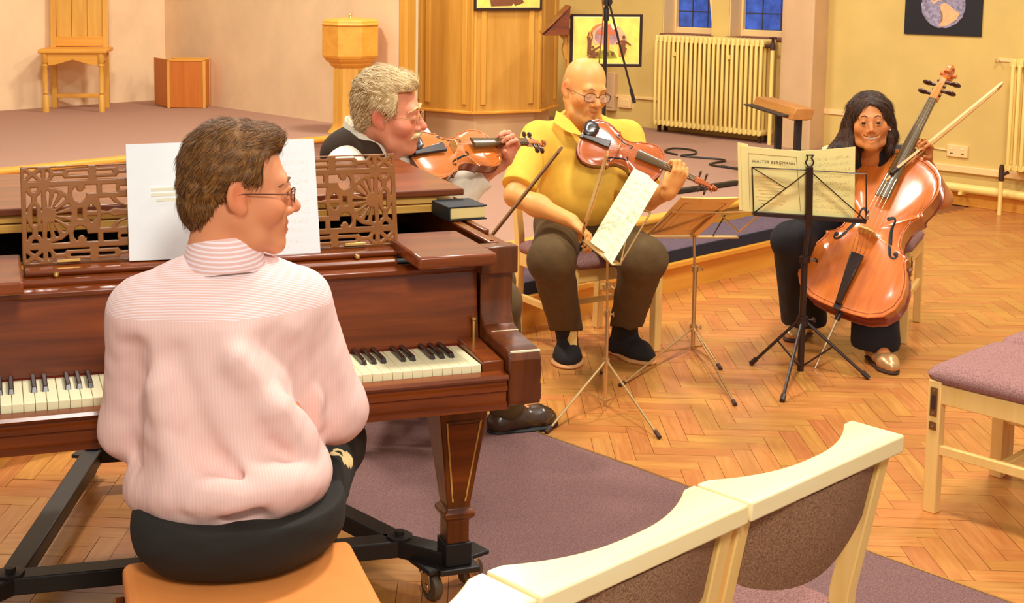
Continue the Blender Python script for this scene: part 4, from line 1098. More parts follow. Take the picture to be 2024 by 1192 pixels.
MB().tube(spline([(2.40, 9.06, .004), (2.55, 8.80, .004), (2.70, 8.72, .004), (2.90, 8.70, .004), (3.1, 8.52, .004)], 8), .007, 7).obj('cord', 'black_iron', ca)
# ---- microphone boom stand on the platform
mi = thing('microphone_stand', 'tall dark microphone stand with a boom slanting down to the right', 'stand', (1.40, 8.05, .30))
MB().tube([(0, 0, 0), (0, 0, 1.165)], .0115, 10).obj('pole', 'black_satin', mi)
for k in range(3):
    a = R(40 + 120 * k); MB().tube([(0, 0, .12), (.28 * math.cos(a), .28 * math.sin(a), .012)], .011, 8).obj('leg', 'black_satin', mi)
MB(TR(0, 0, 1.05)).lathe([(0, 0), (.019, 0), (.019, .03), (.015, .08), (0, .085)], 10).obj('clutch', 'black_iron', mi)
MB().tube([(.006, -.03, 1.165), (.006, .03, 1.165)], .027, 10).obj('boom_joint', 'black_iron', mi)
bd = Vector((.155, -.02, -.575)).normalized(); bp = Vector((.012, -.045, 1.15))
MB().tube([bp - bd * .55, bp + bd * .56], .0065, 8).obj('boom', 'black_satin', mi)
MB().tube([bp + bd * .53, bp + bd * .62], .011, 8).obj('microphone', 'black_iron', mi)
MB().tube([(bp.x - .018, -.045, 1.14), (bp.x - .018, -.045, 1.21), (bp.x + .04, -.045, 1.21)], .010, 7).obj('boom_knob', 'black_iron', mi)
MB().tube(spline([(-.022, -.02, 1.5), (-.03, -.022, 1.2), (-.022, -.024, 1.08), (-.04, -.022, .8), (-.05, -.02, .5), (-.02, -.02, .1)], 5), .0042, 6).obj('cable', simple('cable_orange', (150, 82, 24), .6), mi)
# ================================================================ MUSIC STANDS AND SHEETS
def rod(a, b, r, name, mat, parent, n=8, flat=None): return MB().tube([a, b], r, n, flat).obj(name, mat, parent)
def wire_stand(name, label, base, hub_z, ring_z, top, feet, mat, rad=.0105, foot='rubber', grp=None, lock=None):
    t = thing(name, label, 'music stand', base, 0, grp)
    B = Vector(base); L = lambda p: tuple(Vector(p) - B)
    MB().tube([(0, 0, .0), (0, 0, ring_z)], rad, 10).obj('outer_tube', mat, t)
    MB().tube([(0, 0, ring_z - .02), L(top)], rad * .66, 10).obj('inner_tube', mat, t)
    for z in (ring_z, lock or (ring_z + hub_z) / 2):
        MB(TR(0, 0, z - .012)).lathe([(0, 0), (rad * 1.6, 0), (rad * 1.6, .024), (0, .024)], 10).obj('clamp_ring', mat, t)
        MB().tube([(0, 0, z), (rad * 3.2, -rad * 1.2, z)], .0035, 6).obj('thumb_screw', mat, t)
        MB().box(rad * 3.0, rad * 3.4, -rad * 2.2, rad * .2, z - .008, z + .008).obj('thumb_wing', mat, t, .001)
    MB(TR(0, 0, hub_z - .014)).lathe([(0, 0), (rad * 1.9, 0), (rad * 1.9, .028), (0, .028)], 10).obj('hub', mat, t)
    for f in feet:
        f = Vector(f) - B; d = f.normalized()
        h = Vector((d.x, d.y, 0)).normalized() * rad * 1.6 + Vector((0, 0, hub_z))
        o = MB().tube([h, f + Vector((0, 0, .006))], .0045 if mat == 'steel_gold' else .0066, 7).obj('leg', mat, t)
        e = (f + Vector((0, 0, .008)) - h).normalized()
        MB().tube([f + Vector((0, 0, .008)) - e * .03, f + Vector((0, 0, .008)) + e * .004], .0080 if mat == 'steel_gold' else .0105, 8).obj('rubber_foot', foot, o)
        m_ = h.lerp(f, .42); MB().tube([(rad * .9 * d.x, rad * .9 * d.y, max(.012, hub_z * .12)), m_], .004, 6).obj('stay', mat, o)
    return t, B, L
# ---- nearest silver stand, turned to the violinist with the moustache
t, B, L = wire_stand('music_stand', 'slim silver music stand with a narrow view of its sheet, nearest of the silver pair', (.875, 4.86, 0), .175, .36, (.870, 4.86, .585),
                     [(1.005, 4.505, 0), (.612, 4.552, 0), (.93, 5.27, 0)], 'steel_gold', .0068, lock=.47)
n1 = Vector((-.995, -.10, 0)); w1_ = Vector((.10, -.995, 0)); up1 = (Vector((.995, .10, 0)) * .50 + Vector((0, 0, .866))).normalized()
c1 = Vector((.862, 4.855, .60))
MB().hexa([tuple(c1 + w1_ * a + n1 * b - B + Vector((0, 0, -.006))) for a, b in ((-.21, 0), (-.21, .035), (.21, .035), (.21, 0))][::-1], [tuple(c1 + w1_ * a + n1 * b - B) for a, b in ((-.21, 0), (-.21, .035), (.21, .035), (.21, 0))][::-1]).obj('ledge', 'steel_gold', t, .001)
for a in (-.20, 0, .20):
    rod(L(c1 + w1_ * a), L(c1 + w1_ * a + up1 * .21), .0035, 'desk_bar', 'steel_gold', t)
rod(L(c1 + w1_ * -.2 + up1 * .21), L(c1 + w1_ * .2 + up1 * .21), .0035, 'desk_bar', 'steel_gold', t)
for a in (-.2, .2): rod(L(c1 + up1 * .21), L(c1 + w1_ * a), .003, 'desk_brace', 'steel_gold', t)
for a in (-.19, .17): MB().tube([L(c1 + w1_ * a + n1 * .035), L(c1 + w1_ * a + n1 * .035 + up1 * .03)], .003, 6).obj('page_holder', 'steel_gold', t)
rod(L(c1 + w1_ * -.2 + n1 * .03), L(c1 + w1_ * -.2 + n1 * .035 - Vector((0, 0, .05))), .003, 'page_arm', 'steel_gold', t)
sh = thing('sheet_music', 'pale green white open music sheets seen edge on at the nearest silver stand', 'sheet music', c1)
q0 = n1 * .012 + up1 * .004
def P1(a, h, d=0): return tuple(w1_ * a + up1 * h + q0 + n1 * d)
page(P1(-.165, 0, .004), P1(.03, 0, .0), P1(.03, .33, 0), P1(-.165, .33, .004), lambda s_, t_: .012 * math.sin(math.pi * s_), 'left_page', 'sheet_pale', sh)
page(P1(.03, 0, .0), P1(.20, -.006, .02), P1(.20, .325, .02), P1(.03, .33, 0), lambda s_, t_: .016 * math.sin(math.pi * s_), 'right_page', 'sheet_pale', sh)
# ---- second silver stand, seen from behind, for the bald violinist
t, B, L = wire_stand('music_stand', 'silver music stand seen from behind with bare right half, beside the bald violinist', (1.392, 5.629, 0), .095, .36, (1.383, 5.63, .50),
                     [(1.371, 4.864, 0), (.976, 5.093, 0), (1.434, 5.319, 0)], 'steel_gold', .0092, lock=.10)
D = {'bl': (1.177, 5.63, .505), 'bc': (1.380, 5.63, .508), 'br': (1.577, 5.63, .522)}
D['tl'], D['tc'], D['tr'] = (1.245, 5.44, .645), (1.440, 5.45, .640), (1.632, 5.46, .645)
for a, b in (('bl', 'tl'), ('tl', 'tc'), ('tc', 'tr'), ('tr', 'br'), ('tc', 'bl'), ('tc', 'br')): rod(L(D[a]), L(D[b]), .0038, 'desk_bar', 'steel_gold', t)
MB().hexa([L((1.365, 5.63, .50)), L((1.395, 5.63, .50)), L((1.455, 5.445, .635)), L((1.425, 5.445, .635))], [L((1.365, 5.64, .508)), L((1.395, 5.64, .508)), L((1.455, 5.455, .643)), L((1.425, 5.455, .643))]).obj('spine_plate', 'steel_gold', t, .001)
MB().box(1.177 - B.x, 1.577 - B.x, 5.63 - B.y, 5.672 - B.y, .492, .500).obj('ledge', 'steel_gold', t, .001)
rod(L((1.475, 5.665, .50)), L((1.50, 5.57, .61)), .003, 'page_arm', 'black_iron', t)
sh = thing('sheet_music', 'tan backed sheet music booklet standing behind the bars of the second silver stand', 'sheet music', (1.33, 5.64, .505))
sB = Vector((1.33, 5.64, .505)); off = Vector((0, .012, .007))
qa, qb, qc, qd = (Vector(p) + off - sB for p in ((1.185, 5.63, .505), (1.372, 5.63, .508), (1.505, 5.36, .715), (1.262, 5.36, .715)))
page(tuple(qb), tuple(qa), tuple(qd), tuple(qc), lambda s_, t_: -.004 * math.sin(math.pi * s_), 'booklet', 'sheet_edge', sh, thick=.006, back='sheet_tan')
# printed frame and a short title on its back cover
nb = (qb - qa).cross(qd - qa).normalized(); nb = nb if nb.y < 0 else -nb
def on(s_, t_): p = (qa * (1 - s_) + qb * s_) * (1 - t_) + (qd * (1 - s_) + qc * s_) * t_; return tuple(p + nb * .0085)
for z_, (fa, fb, ga, gb) in enumerate(((.14, .88, .12, .86), (.26, .74, .22, .6))):
    pts = [on(fa, ga), on(fb, ga), on(fb, gb), on(fa, gb), on(fa, ga)]
    for i in range(4): MB().tube([pts[i], pts[i + 1]], .0009, 4).obj('printed_line', 'desk_brown', sh)
def text(body, size, m, parent, mat, name='lettering', align='CENTER', ext=.0003, space=1.0):
    cu = bpy.data.curves.new(name, 'FONT'); cu.body = body; cu.size = size; cu.align_x = align; cu.extrude = ext; cu.space_character = space
    o = bpy.data.objects.new(name, cu); C.objects.link(o)
    me = bpy.data.meshes.new_from_object(o.evaluated_get(bpy.context.evaluated_depsgraph_get())); bpy.data.objects.remove(o)
    me.materials.clear(); me.materials.append(M[mat]); o = bpy.data.objects.new(name, me); C.objects.link(o); o.parent = parent; o.matrix_local = m
    return o
xa_ = (qb - qa).normalized(); ya_ = nb.cross(xa_).normalized()
M['sheet_ink'] = simple('sheet_ink', (110, 62, 26), .8)
for s0, s1, t0, r_ in ((.44, .47, .70, .0022), (.49, .53, .70, .0026), (.545, .58, .70, .0026), (.60, .63, .70, .0022), (.44, .64, .76, .0008), (.42, .66, .65, .0008)):
    MB().tube([on(s0, t0), on(s1, t0)], r_, 4, flat=.2).obj('printed_line', 'sheet_ink', sh)
# ---- black stand of the cellist
t, B, L = wire_stand('music_stand', 'black folding music stand in front of the cellist', (1.765, 5.318, 0), .205, .47, (1.775, 5.32, .66),
                     [(1.566, 4.913, 0), (2.004, 5.203, 0), (1.582, 5.392, 0)], 'black_satin', .0135, 'black_satin', lock=.22)
D = {'bl': (1.552, 5.33, .662), 'bc': (1.780, 5.32, .645), 'br': (2.008, 5.31, .634), 'tl': (1.528, 5.295, .857), 'tc': (1.758, 5.285, .846), 'tr': (1.986, 5.275, .834)}
def bar(a, b, name, w_=.0055, n_=4): return MB().tube([L(a), L(b)], w_, 6, .45).obj(name, 'black_satin', t)
for a, b in (('bl', 'tl'), ('tl', 'tc'), ('tc', 'tr'), ('tr', 'br'), ('tc', 'bl'), ('tc', 'br')): bar(D[a], D[b], 'desk_bar')
mq = Vector(D['tc']).lerp(Vector(D['bl']), .42); bar(D['tl'], mq, 'desk_bar', .005)
MB().hexa([L((1.762, 5.312, .60)), L((1.790, 5.312, .60)), L((1.790, 5.326, .60)), L((1.762, 5.326, .60))], [L((1.744, 5.278, .860)), L((1.772, 5.278, .860)), L((1.772, 5.292, .860)), L((1.744, 5.292, .860))]).obj('spine_plate', 'black_satin', t, .002)
MB().hexa([L(Vector(D['bl']) + Vector((0, -.004, -.012))), L(Vector(D['br']) + Vector((0, -.004, -.012))), L(Vector(D['br']) + Vector((.0, .034, -.012))), L(Vector(D['bl']) + Vector((0, .034, -.012)))],
          [L(Vector(D['bl']) + Vector((0, -.004, .006))), L(Vector(D['br']) + Vector((0, -.004, .006))), L(Vector(D['br']) + Vector((0, .034, .006))), L(Vector(D['bl']) + Vector((0, .034, .006)))]).obj('ledge', 'black_satin', t, .002)
MB(TR(*L((1.758, 5.284, .860)))).tube(spline([(-.014, 0, .05), (-.008, 0, .036), (-.016, 0, .018), (0, 0, .0), (.016, 0, .018), (.008, 0, .036), (.014, 0, .05)], 5), .0035, 6).obj('lyre_ornament', 'black_satin', t)
MB(TR(*L((1.758, 5.284, .860)))).box(-.016, .016, -.003, .003, .046, .051).obj('lyre_ornament', 'black_satin', t)
MB().box(2.004 - B.x, 2.016 - B.x, 5.30 - B.y, 5.318 - B.y, .64, .66).obj('page_holder', 'chrome', t, .001)
sh = thing('sheet_music', 'cream open part with printed staves on the black music stand', 'sheet music', (1.74, 5.34, .66))
sB = Vector((1.74, 5.34, .66))
o_ = Vector((0, .012, .004))
a_, b_, c_, d_, e_, f_ = (Vector(p) + o_ - sB for p in ((1.510, 5.335, .664), (1.765, 5.325, .650), (1.966, 5.318, .640), (1.945, 5.285, .938), (1.725, 5.298, .918), (1.482, 5.292, .940)))
# the printed side that shows through the bars faces the viewer
page(tuple(a_), tuple(b_), tuple(e_), tuple(f_), lambda s_, t_: .007 * math.sin(math.pi * s_), 'left_page', 'sheet_edge', sh, thick=.002, back='sheet_edge')
page(tuple(b_), tuple(c_), tuple(d_), tuple(e_), lambda s_, t_: .007 * math.sin(math.pi * s_), 'right_page', 'sheet_cream', sh, thick=.002)
MB().hexa([tuple(a_ + Vector((-.012, .004, 0))), tuple(a_ + Vector((.03, .002, 0))), tuple(a_ + Vector((.03, .006, 0))), tuple(a_ + Vector((-.012, .008, 0)))],
          [tuple(f_ + Vector((-.012, .004, .012))), tuple(f_ + Vector((.03, .002, .006))), tuple(f_ + Vector((.03, .006, .006))), tuple(f_ + Vector((-.012, .008, .012)))]).obj('cover_edge', 'sheet_edge', sh)
nl = (b_ - a_).cross(f_ - a_).normalized(); xl = (b_ - a_).normalized(); yl = nl.cross(xl)
def onl(s_, t_): p = (a_ * (1 - s_) + b_ * s_) * (1 - t_) + (f_ * (1 - s_) + e_ * s_) * t_; return p + nl * (.0012 + .007 * math.sin(math.pi * s_))
for pts in ([onl(.12, .05), onl(.12, .90), onl(.5, .90), onl(.93, .90)], [onl(.93, .90), onl(.93, .05)]):
    MB().tube(pts, .0008, 4).obj('printed_line', 'desk_brown', sh)
text('WALTER BERGMANN', .0165, frame(xl, yl, nl, onl(.53, .775)), sh, 'sheet_ink', space=1.15)
MB().tube([onl(.44, .71), onl(.64, .71)], .0012, 4).obj('printed_line', 'sheet_tan', sh)
for k in range(9):
    s0 = .22 + .04 * (k % 3); MB().tube([onl(s0, .55 - k * .05), onl(s0 + .35 + .08 * (k % 2), .55 - k * .05)], .0011, 4).obj('printed_line', 'sheet_tan', sh)
# ================================================================ VIOLINS, CELLO, BOWS
OUT = [(0, 0), (.003, .09), (.014, .165), (.05, .235), (.11, .278), (.18, .291), (.25, .283), (.31, .262), (.36, .236), (.385, .229), (.402, .238), (.410, .222), (.425, .195), (.46, .168), (.52, .156), (.58, .162), (.62, .178), (.645, .198), (.664, .212), (.674, .201), (.70, .205), (.75, .223), (.81, .235), (.86, .232), (.91, .212), (.95, .175), (.98, .12), (.995, .06), (1, 0)]
def halfw(t):
    for (a, wa), (b, wb) in zip(OUT, OUT[1:]):
        if a <= t <= b: return wa + (wb - wa) * (t - a) / max(b - a, 1e-6)
    return 0
def varnish(name, dark, light):
    m, nt, b = newmat(name, light, .22, 0, .5, .8)
    tc = nt.nodes.new('ShaderNodeTexCoord'); mp = nt.nodes.new('ShaderNodeMapping'); nt.links.new(tc.outputs['Object'], mp.inputs[0]); mp.inputs['Scale'].default_value = (30, 2.2, 8)
    nt.links.new(ramp(nt, noise(nt, mp.outputs[0], 3, 5), [(.3, dark), (.7, light)]), b.inputs['Base Color'])
    b.inputs['Coat Roughness'].default_value = .16
    return m
def fiddle(root, L, rib, arch, mat, edge, neck, fb_w, cello=False):
    o_ = [(w * L, t * L) for t, w in OUT] + [(-w * L, t * L) for t, w in OUT[-2:0:-1]]
    n = len(o_); yc = .47 * L; ov = .006 * L
    def ring(s, z, grow=0.0):
        return [(x * s + (ov if x > 0 else -ov if x < 0 else 0) * grow, yc + (y - yc) * s, z) for x, y in o_]
    MB().loft([ring(.975, -rib), ring(.975, 0)]).obj('ribs', mat + '_dark', root, ang=25)
    e = .010 * L
    prof = [(1.0, -.0), (1.012, .35 * e), (1.006, .8 * e), (.985, .9 * e), (.95, .62 * e), (.90, .75 * e)]
    for s in (.82, .72, .6, .47, .33, .18, .06): prof.append((s, e * .75 + arch * (1 - (s / .92) ** 2) ** .85))
    MB().loft([ring(s, z) for s, z in prof]).obj('top_plate', mat, root, ang=28)
    MB().loft([ring(s, -rib - z) for s, z in prof]).obj('back_plate', mat + '_dark', root, ang=28)
    def zt(x, y):                                        # height of the arched top over (x, y): which ring passes there
        dx, dy = x, y - yc; best = 1e9
        for (ax, ay), (bx, by_) in zip(o_, o_[1:] + o_[:1]):
            ex, ey = bx - ax, by_ - ay; den = dx * ey - dy * ex
            if abs(den) < 1e-12: continue
            t_ = (ax * ey - (ay - yc) * ex) / den; u_ = (ax * dy - (ay - yc) * dx) / den
            if t_ > 0 and -1e-6 <= u_ <= 1 + 1e-6: best = min(best, t_)
        s_ = 1 / best if best < 1e8 else 1
        for (sa, za), (sb_, zb_) in zip(prof[4:], prof[5:]):
            if sb_ <= s_ <= sa: return za + (zb_ - za) * (sa - s_) / (sa - sb_)
        return prof[-1][1] if s_ < .1 else e
    # purfling line just inside the edge
    MB().tube([(x * .955, yc + (y - yc) * .965, .74 * e) for x, y in o_] + [(o_[0][0] * .955, yc + (o_[0][1] - yc) * .965, .74 * e)], .0022 * L, 4).obj('purfling', mat + '_dark', root)
    for s in (-1, 1):                                   # f holes
        pts = [(.062, .575), (.070, .588), (.083, .585), (.088, .568), (.086, .535), (.094, .49), (.108, .445), (.120, .405), (.134, .375), (.152, .372), (.158, .390), (.148, .402)]
        pp_ = [Vector((s * x * L * 1.12, y * L, zt(x * L * 1.12, y * L) + .0022 * L)) for x, y in pts]
        rr_ = [.008, .007, .005, .006, .0085, .0105, .0105, .0085, .006, .005, .007, .0085]
        sp_ = spline(pp_, 4); rs_ = [rr_[min(i // 4, 11)] * L for i in range(len(sp_))]
        fm = MB(); fm.tube(sp_, rs_, 6, flat=.18)
        for k, r_ in ((0, .0125), (-1, .014)): fm.sphere(tuple(pp_[k] + Vector(((-.006 if k == 0 else .004) * s * L, (.0 if k == 0 else -.004) * L, 0))), r_ * L, 8, 5, (1, 1, .15))
        fm.obj('f_hole', 'soot', root)
    hb = (.090 if not cello else .118) * L                # bridge height above the edge line
    zb = e * .75 + arch
    by = .445 * L; bw_ = .058 * L
    br = [(-bw_, zb - .004 * L), (-bw_ * .75, zb + .0), (-bw_ * .35, zb + .012 * L), (bw_ * .35, zb + .012 * L), (bw_ * .75, zb), (bw_, zb - .004 * L), (bw_ * .92, zb + .02 * L), (bw_ * .8, zb + hb * .55), (bw_ * .78, zb + hb * .82), (bw_ * .3, zb + hb), (-bw_ * .3, zb + hb), (-bw_ * .78, zb + hb * .82), (-bw_ * .8, zb + hb * .55), (-bw_ * .92, zb + .02 * L)]
    MB().prism(br, by - .005 * L, by + .005 * L, 'xz').obj('bridge', 'bridge_wood', root, .0006)
    # tailpiece
    ty0, ty1 = .02 * L, (.34 if not cello else .31) * L; tw = 1.0 if not cello else .68
    MB().hexa([(-.026 * tw * L, ty0, zb * .6), (.026 * tw * L, ty0, zb * .6), (.058 * tw * L, ty1, zb + hb * .32), (-.058 * tw * L, ty1, zb + hb * .32)], [(-.020 * tw * L, ty0, zb * .6 + .02 * L), (.020 * tw * L, ty0, zb * .6 + .02 * L), (.050 * tw * L, ty1, zb + hb * .32 + .022 * L), (-.050 * tw * L, ty1, zb + hb * .32 + .022 * L)]).obj('tailpiece', 'ebony', root, .0025)
    MB().box(-.020 * L, .020 * L, -.012 * L, .03 * L, -.01 * L, zb * .6).obj('saddle', 'ebony', root, .001)
    # neck, fingerboard, pegbox, scroll
    nb0, nl = L * .985, neck
    sl = -(.035 if not cello else .06)                   # neck falls back
    zf0 = zb + hb * .62; fy0 = .66 * L; fy1 = L + nl; zf1 = e + .022 * L
    f0, f1 = fb_w * .88, fb_w * .52
    ft_ = []
    for y, w_, z in ((fy0, f0, zf0), (L, fb_w * .70, (zf0 + (zf1 - zf0) * (L - fy0) / (fy1 - fy0))), (fy1, f1, zf1)):
        ft_.append([(w_ * math.cos(a), y, z + w_ * .28 * math.sin(a)) for a in (0, R(45), R(90), R(135), R(180))] + [(-w_, y, z - w_ * .30), (w_, y, z - w_ * .30)])
    MB().loft(ft_).obj('fingerboard', 'ebony_warm', root, .0006)
    nk = []
    for y, w_, h_, z in ((nb0, fb_w * .62, rib * .85 + e, zf1 + (zf0 - zf1) * .42 - w_neck_off(L)), (L + .04 * L, fb_w * .60, .07 * L, 0), (L + nl * .5, fb_w * .52, .055 * L, 0), (L + nl, fb_w * .5, .05 * L, 0)):
        zt_ = zf1 + (zf0 - zf1) * (fy1 - y) / (fy1 - fy0) - fb_w * .2
        nk.append([(w_ * math.cos(a), y, zt_) if k in (0, 6) else (w_ * math.cos(a), y, zt_ - h_ * math.sin(a)) for k, a in enumerate([R(30 * q) for q in range(7)])])
    MB().loft(nk).obj('neck', mat + '_dark', root, ang=50)
    pl = .19 * L if not cello else .17 * L
    pb = []
    for t_, w_, h_ in ((0, f1 * .95, .036 * L), (.5, f1 * .82, .042 * L), (1, f1 * .55, .034 * L)):
        y = fy1 + pl * t_; zc = zf1 - .018 * L - .05 * L * t_ ** 1.4
        pb.append([(-w_, y, zc - h_), (w_, y, zc - h_), (w_, y, zc + h_ * .55), (-w_, y, zc + h_ * .55)])
    MB().loft(pb).obj('pegbox', mat, root, .002)
    yS, zS = fy1 + pl + .035 * L, zf1 - .095 * L
    sc_ = MB()
    sp2 = []
    for k in range(34):
        a = R(100) - k * R(18); r_ = .052 * L * (1 - k / 38); sp2.append((0, yS + r_ * math.cos(a), zS + r_ * math.sin(a)))
    sc_.tube(sp2, [.020 * L * (1 - .5 * k / 34) for k in range(34)], 7)
    sc_.tube([(-.045 * L, yS, zS), (.045 * L, yS, zS)], [.014 * L, .014 * L], 10)
    for s in (-1, 1): sc_.tube([(s * .012 * L + p[0], p[1], p[2]) for p in sp2[10:]], [.014 * L * (1 - .4 * k / 24) for k in range(24)], 6)
    sc_.obj('scroll', mat, root)
    PK = .62 if cello else .85
    for k in range(4):
        s = 1 if k % 2 else -1; y = fy1 + pl * (.2 + .2 * k); zc = zf1 - .02 * L - .045 * L * (.2 + .2 * k) ** 1.4
        pk = MB().tube([(-s * .03 * L, y, zc), (s * PK * .085 * L, y, zc)], [.009 * L, .011 * L], 8)
        pk.sphere((s * PK * .118 * L, y, zc), (.034 if not cello else .030) * L, 10, 6, (1, .42, .85)); pk.obj('peg', 'peg_wood', root)
    for k in range(4):
        u_ = (k - 1.5) / 1.5
        MB().tube([(u_ * .034 * L, ty1, zb + hb * .40), (u_ * bw_ * .62, by, zb + hb * (1.0 - .10 * u_ * u_)), (u_ * f1 * .72, fy1, zf1 + f1 * .32)], .0007 if not cello else .0011, 5).obj('string', 'chrome', root)
    if not cello:
        MB().loft([[(x * s_ * .62 - .040, yq * s_ * .8 + .028, z) for x, yq in ((.045, -.030), (.05, .0), (.03, .03), (-.02, .038), (-.052, .02), (-.055, -.02), (-.03, -.036), (.01, -.036))] for s_, z in ((1, zb * .55), (1.05, zb + .004), (.8, zb + .008), (.4, zb + .006))]).obj('chin_rest', 'ebony', root, ang=60)
def w_neck_off(L): return 0.0
M['bridge_wood'] = simple('bridge_wood', (226, 190, 110), .5)
M['ebony_warm'] = simple('ebony_warm', (92, 68, 30), .35, coat=.2)
M['peg_wood'] = simple('peg_wood', (70, 34, 20), .35, coat=.2)
for nm_, d_, l_, dd, dl in (('violin_a', (196, 104, 36), (214, 122, 48), (110, 44, 18), (140, 62, 26)), ('violin_b', (176, 80, 26), (202, 104, 40), (96, 36, 14), (126, 52, 22)), ('cello_v', (214, 108, 40), (230, 130, 52), (136, 56, 20), (168, 78, 32))):
    M[nm_] = varnish(nm_, d_, l_); M[nm_ + '_dark'] = varnish(nm_ + '_dark', dd, dl)
def place(o, y, n_, loc):
    y = Vector(y).normalized(); n_ = Vector(n_); n_ = (n_ - y * n_.dot(y)).normalized(); x = y.cross(n_)
    o.matrix_world = frame(x, y, n_, loc)
    return o
v1o = thing('violin', 'honey coloured violin held by the violinist with the grey moustache', 'violin')
fiddle(v1o, .356, .032, .016, 'violin_a', 0, .132, .0235); V1Y, V1N, V1P = Vector((.82, .56, .02)).normalized(), Vector((.40, -.60, .82)), Vector((.112, 4.215, 1.048))
place(v1o, V1Y, V1N, V1P)
v2o = thing('violin', 'red brown violin held by the bald violinist in the yellow shirt', 'violin')
fiddle(v2o, .356, .032, .016, 'violin_b', 0, .132, .0235); V2Y, V2N, V2P = Vector((.93, -.19, -.335)).normalized(), Vector((.10, -.88, .46)), Vector((.842, 5.375, .970))
place(v2o, V2Y, V2N, V2P)
ceo = thing('cello', 'orange brown cello leaning back against the smiling cellist', 'cello')
fiddle(ceo, .755, .118, .030, 'cello_v', 0, .265, .034, True)
CD = Vector((.472, .288, .833)).normalized(); CN = Vector((-.46, -.728, .508)); CP = Vector((1.835, 5.35, 0)) + CD * .262
place(ceo, CD, CN, CP)
MB().tube([(0, -.008, -.055), (0, -.26, -.055)], .0052, 8).obj('endpin', 'chrome', ceo)
MB().tube([(0, .004, -.055), (0, -.034, -.055)], [.016, .011], 10).obj('endpin_socket', 'ebony', ceo)
MB().tube([(0, -.03, -.055), (-.028, -.03, -.055)], .0032, 6).obj('endpin_screw', 'chrome', ceo)
ceo.matrix_world = ceo.matrix_world @ TR(0, 0, .055)
def bow(label, a, b, hair_dir, k=1.0, mat='bow_wood', hair='bow_hair'):
    a, b = Vector(a), Vector(b); y = (b - a).normalized(); n_ = Vector(hair_dir); n_ = (n_ - y * n_.dot(y)).normalized(); Lb = (b - a).length
    t = thing('bow', label, 'bow'); t.matrix_world = frame(y.cross(n_), y, n_, a)
    MB().tube([(0, Lb * q, -.010 * math.sin(math.pi * q)+.0) for q in (0, .1, .25, .4, .55, .7, .85, .97)], [.0042 * k, .0042 * k, .0040 * k, .0038 * k, .0035 * k, .0032 * k, .0029 * k, .0027 * k], 8).obj('stick', mat, t)
    MB().hexa([(-.005 * k, .03, .002), (.005 * k, .03, .002), (.005 * k, .08, .002), (-.005 * k, .08, .002)], [(-.005 * k, .032, .022 * k), (.005 * k, .032, .022 * k), (.005 * k, .072, .022 * k), (-.005 * k, .072, .022 * k)]).obj('frog', 'ebony', t, .0015)
    MB().hexa([(-.003 * k, Lb * .955, .0), (.003 * k, Lb * .955, .0), (.003 * k, Lb * .985, .0), (-.003 * k, Lb * .985, .0)], [(-.004 * k, Lb * .968, .020 * k), (.004 * k, Lb * .968, .020 * k), (.004 * k, Lb, .020 * k), (-.004 * k, Lb, .020 * k)]).obj('tip', mat, t, .0012)
    MB().box(-.0048 * k, .0048 * k, .06, Lb * .985, .0195 * k, .0205 * k).obj('hair', hair, t, smooth=False)
    return t
M['bow_wood'] = simple('bow_wood', (126, 72, 24), .4, coat=.2); M['bow_hair'] = simple('bow_hair', (236, 206, 150), .6); M['bow_pink'] = simple('bow_pink', (226, 160, 92), .5)
bow('brown violin bow slanting past the yellow shirt, held by the violinist with the moustache', (.31, 4.25, .69), (.528, 3.75, 1.13), (.3, .9, .3))
bow('reddish violin bow in the right hand of the bald violinist', (.822, 5.16, .600), (.828, 4.66, .992), (.05, .3, .5), mat='bow_pink')
bow('pale cello bow pointing up to the right beside the cello scroll', (2.150, 5.49, .772), (2.745, 5.75, 1.155), (-.2, -.5, .6), 1.2, 'bow_pink', 'bow_pink')
# ================================================================ PEOPLE
def V_(*a): return np.array(a, float)
def unit(v): v = np.array(v, float); return v / np.linalg.norm(v)
def col(*c): return np.array(lin(c)[:3])
M['skin'] = attr_mat('skin', .48, .35, (90, .05, .002), .12)
M['hair'] = attr_mat('hair', .55, .35, (160, .5, .004))
M['eye'] = attr_mat('eye', .15, .5)
M['lens'], nt, b = newmat('lens', (255, 250, 240), .05); b.inputs['Alpha'].default_value = .10
M['frame_brown'] = simple('frame_brown', (96, 48, 20), .35)
M['frame_gold'] = simple('frame_gold', (200, 160, 90), .3, .7)
def wave(P, f, seed=0):
    r = np.random.RandomState(seed); s = np.zeros(len(P))
    for k in range(5):
        d = r.normal(size=3); d /= np.linalg.norm(d); s += np.sin(P @ (d * f * (1 + .35 * k)) + r.uniform(0, 6.28)) / (1 + .4 * k)
    return s / 3.2

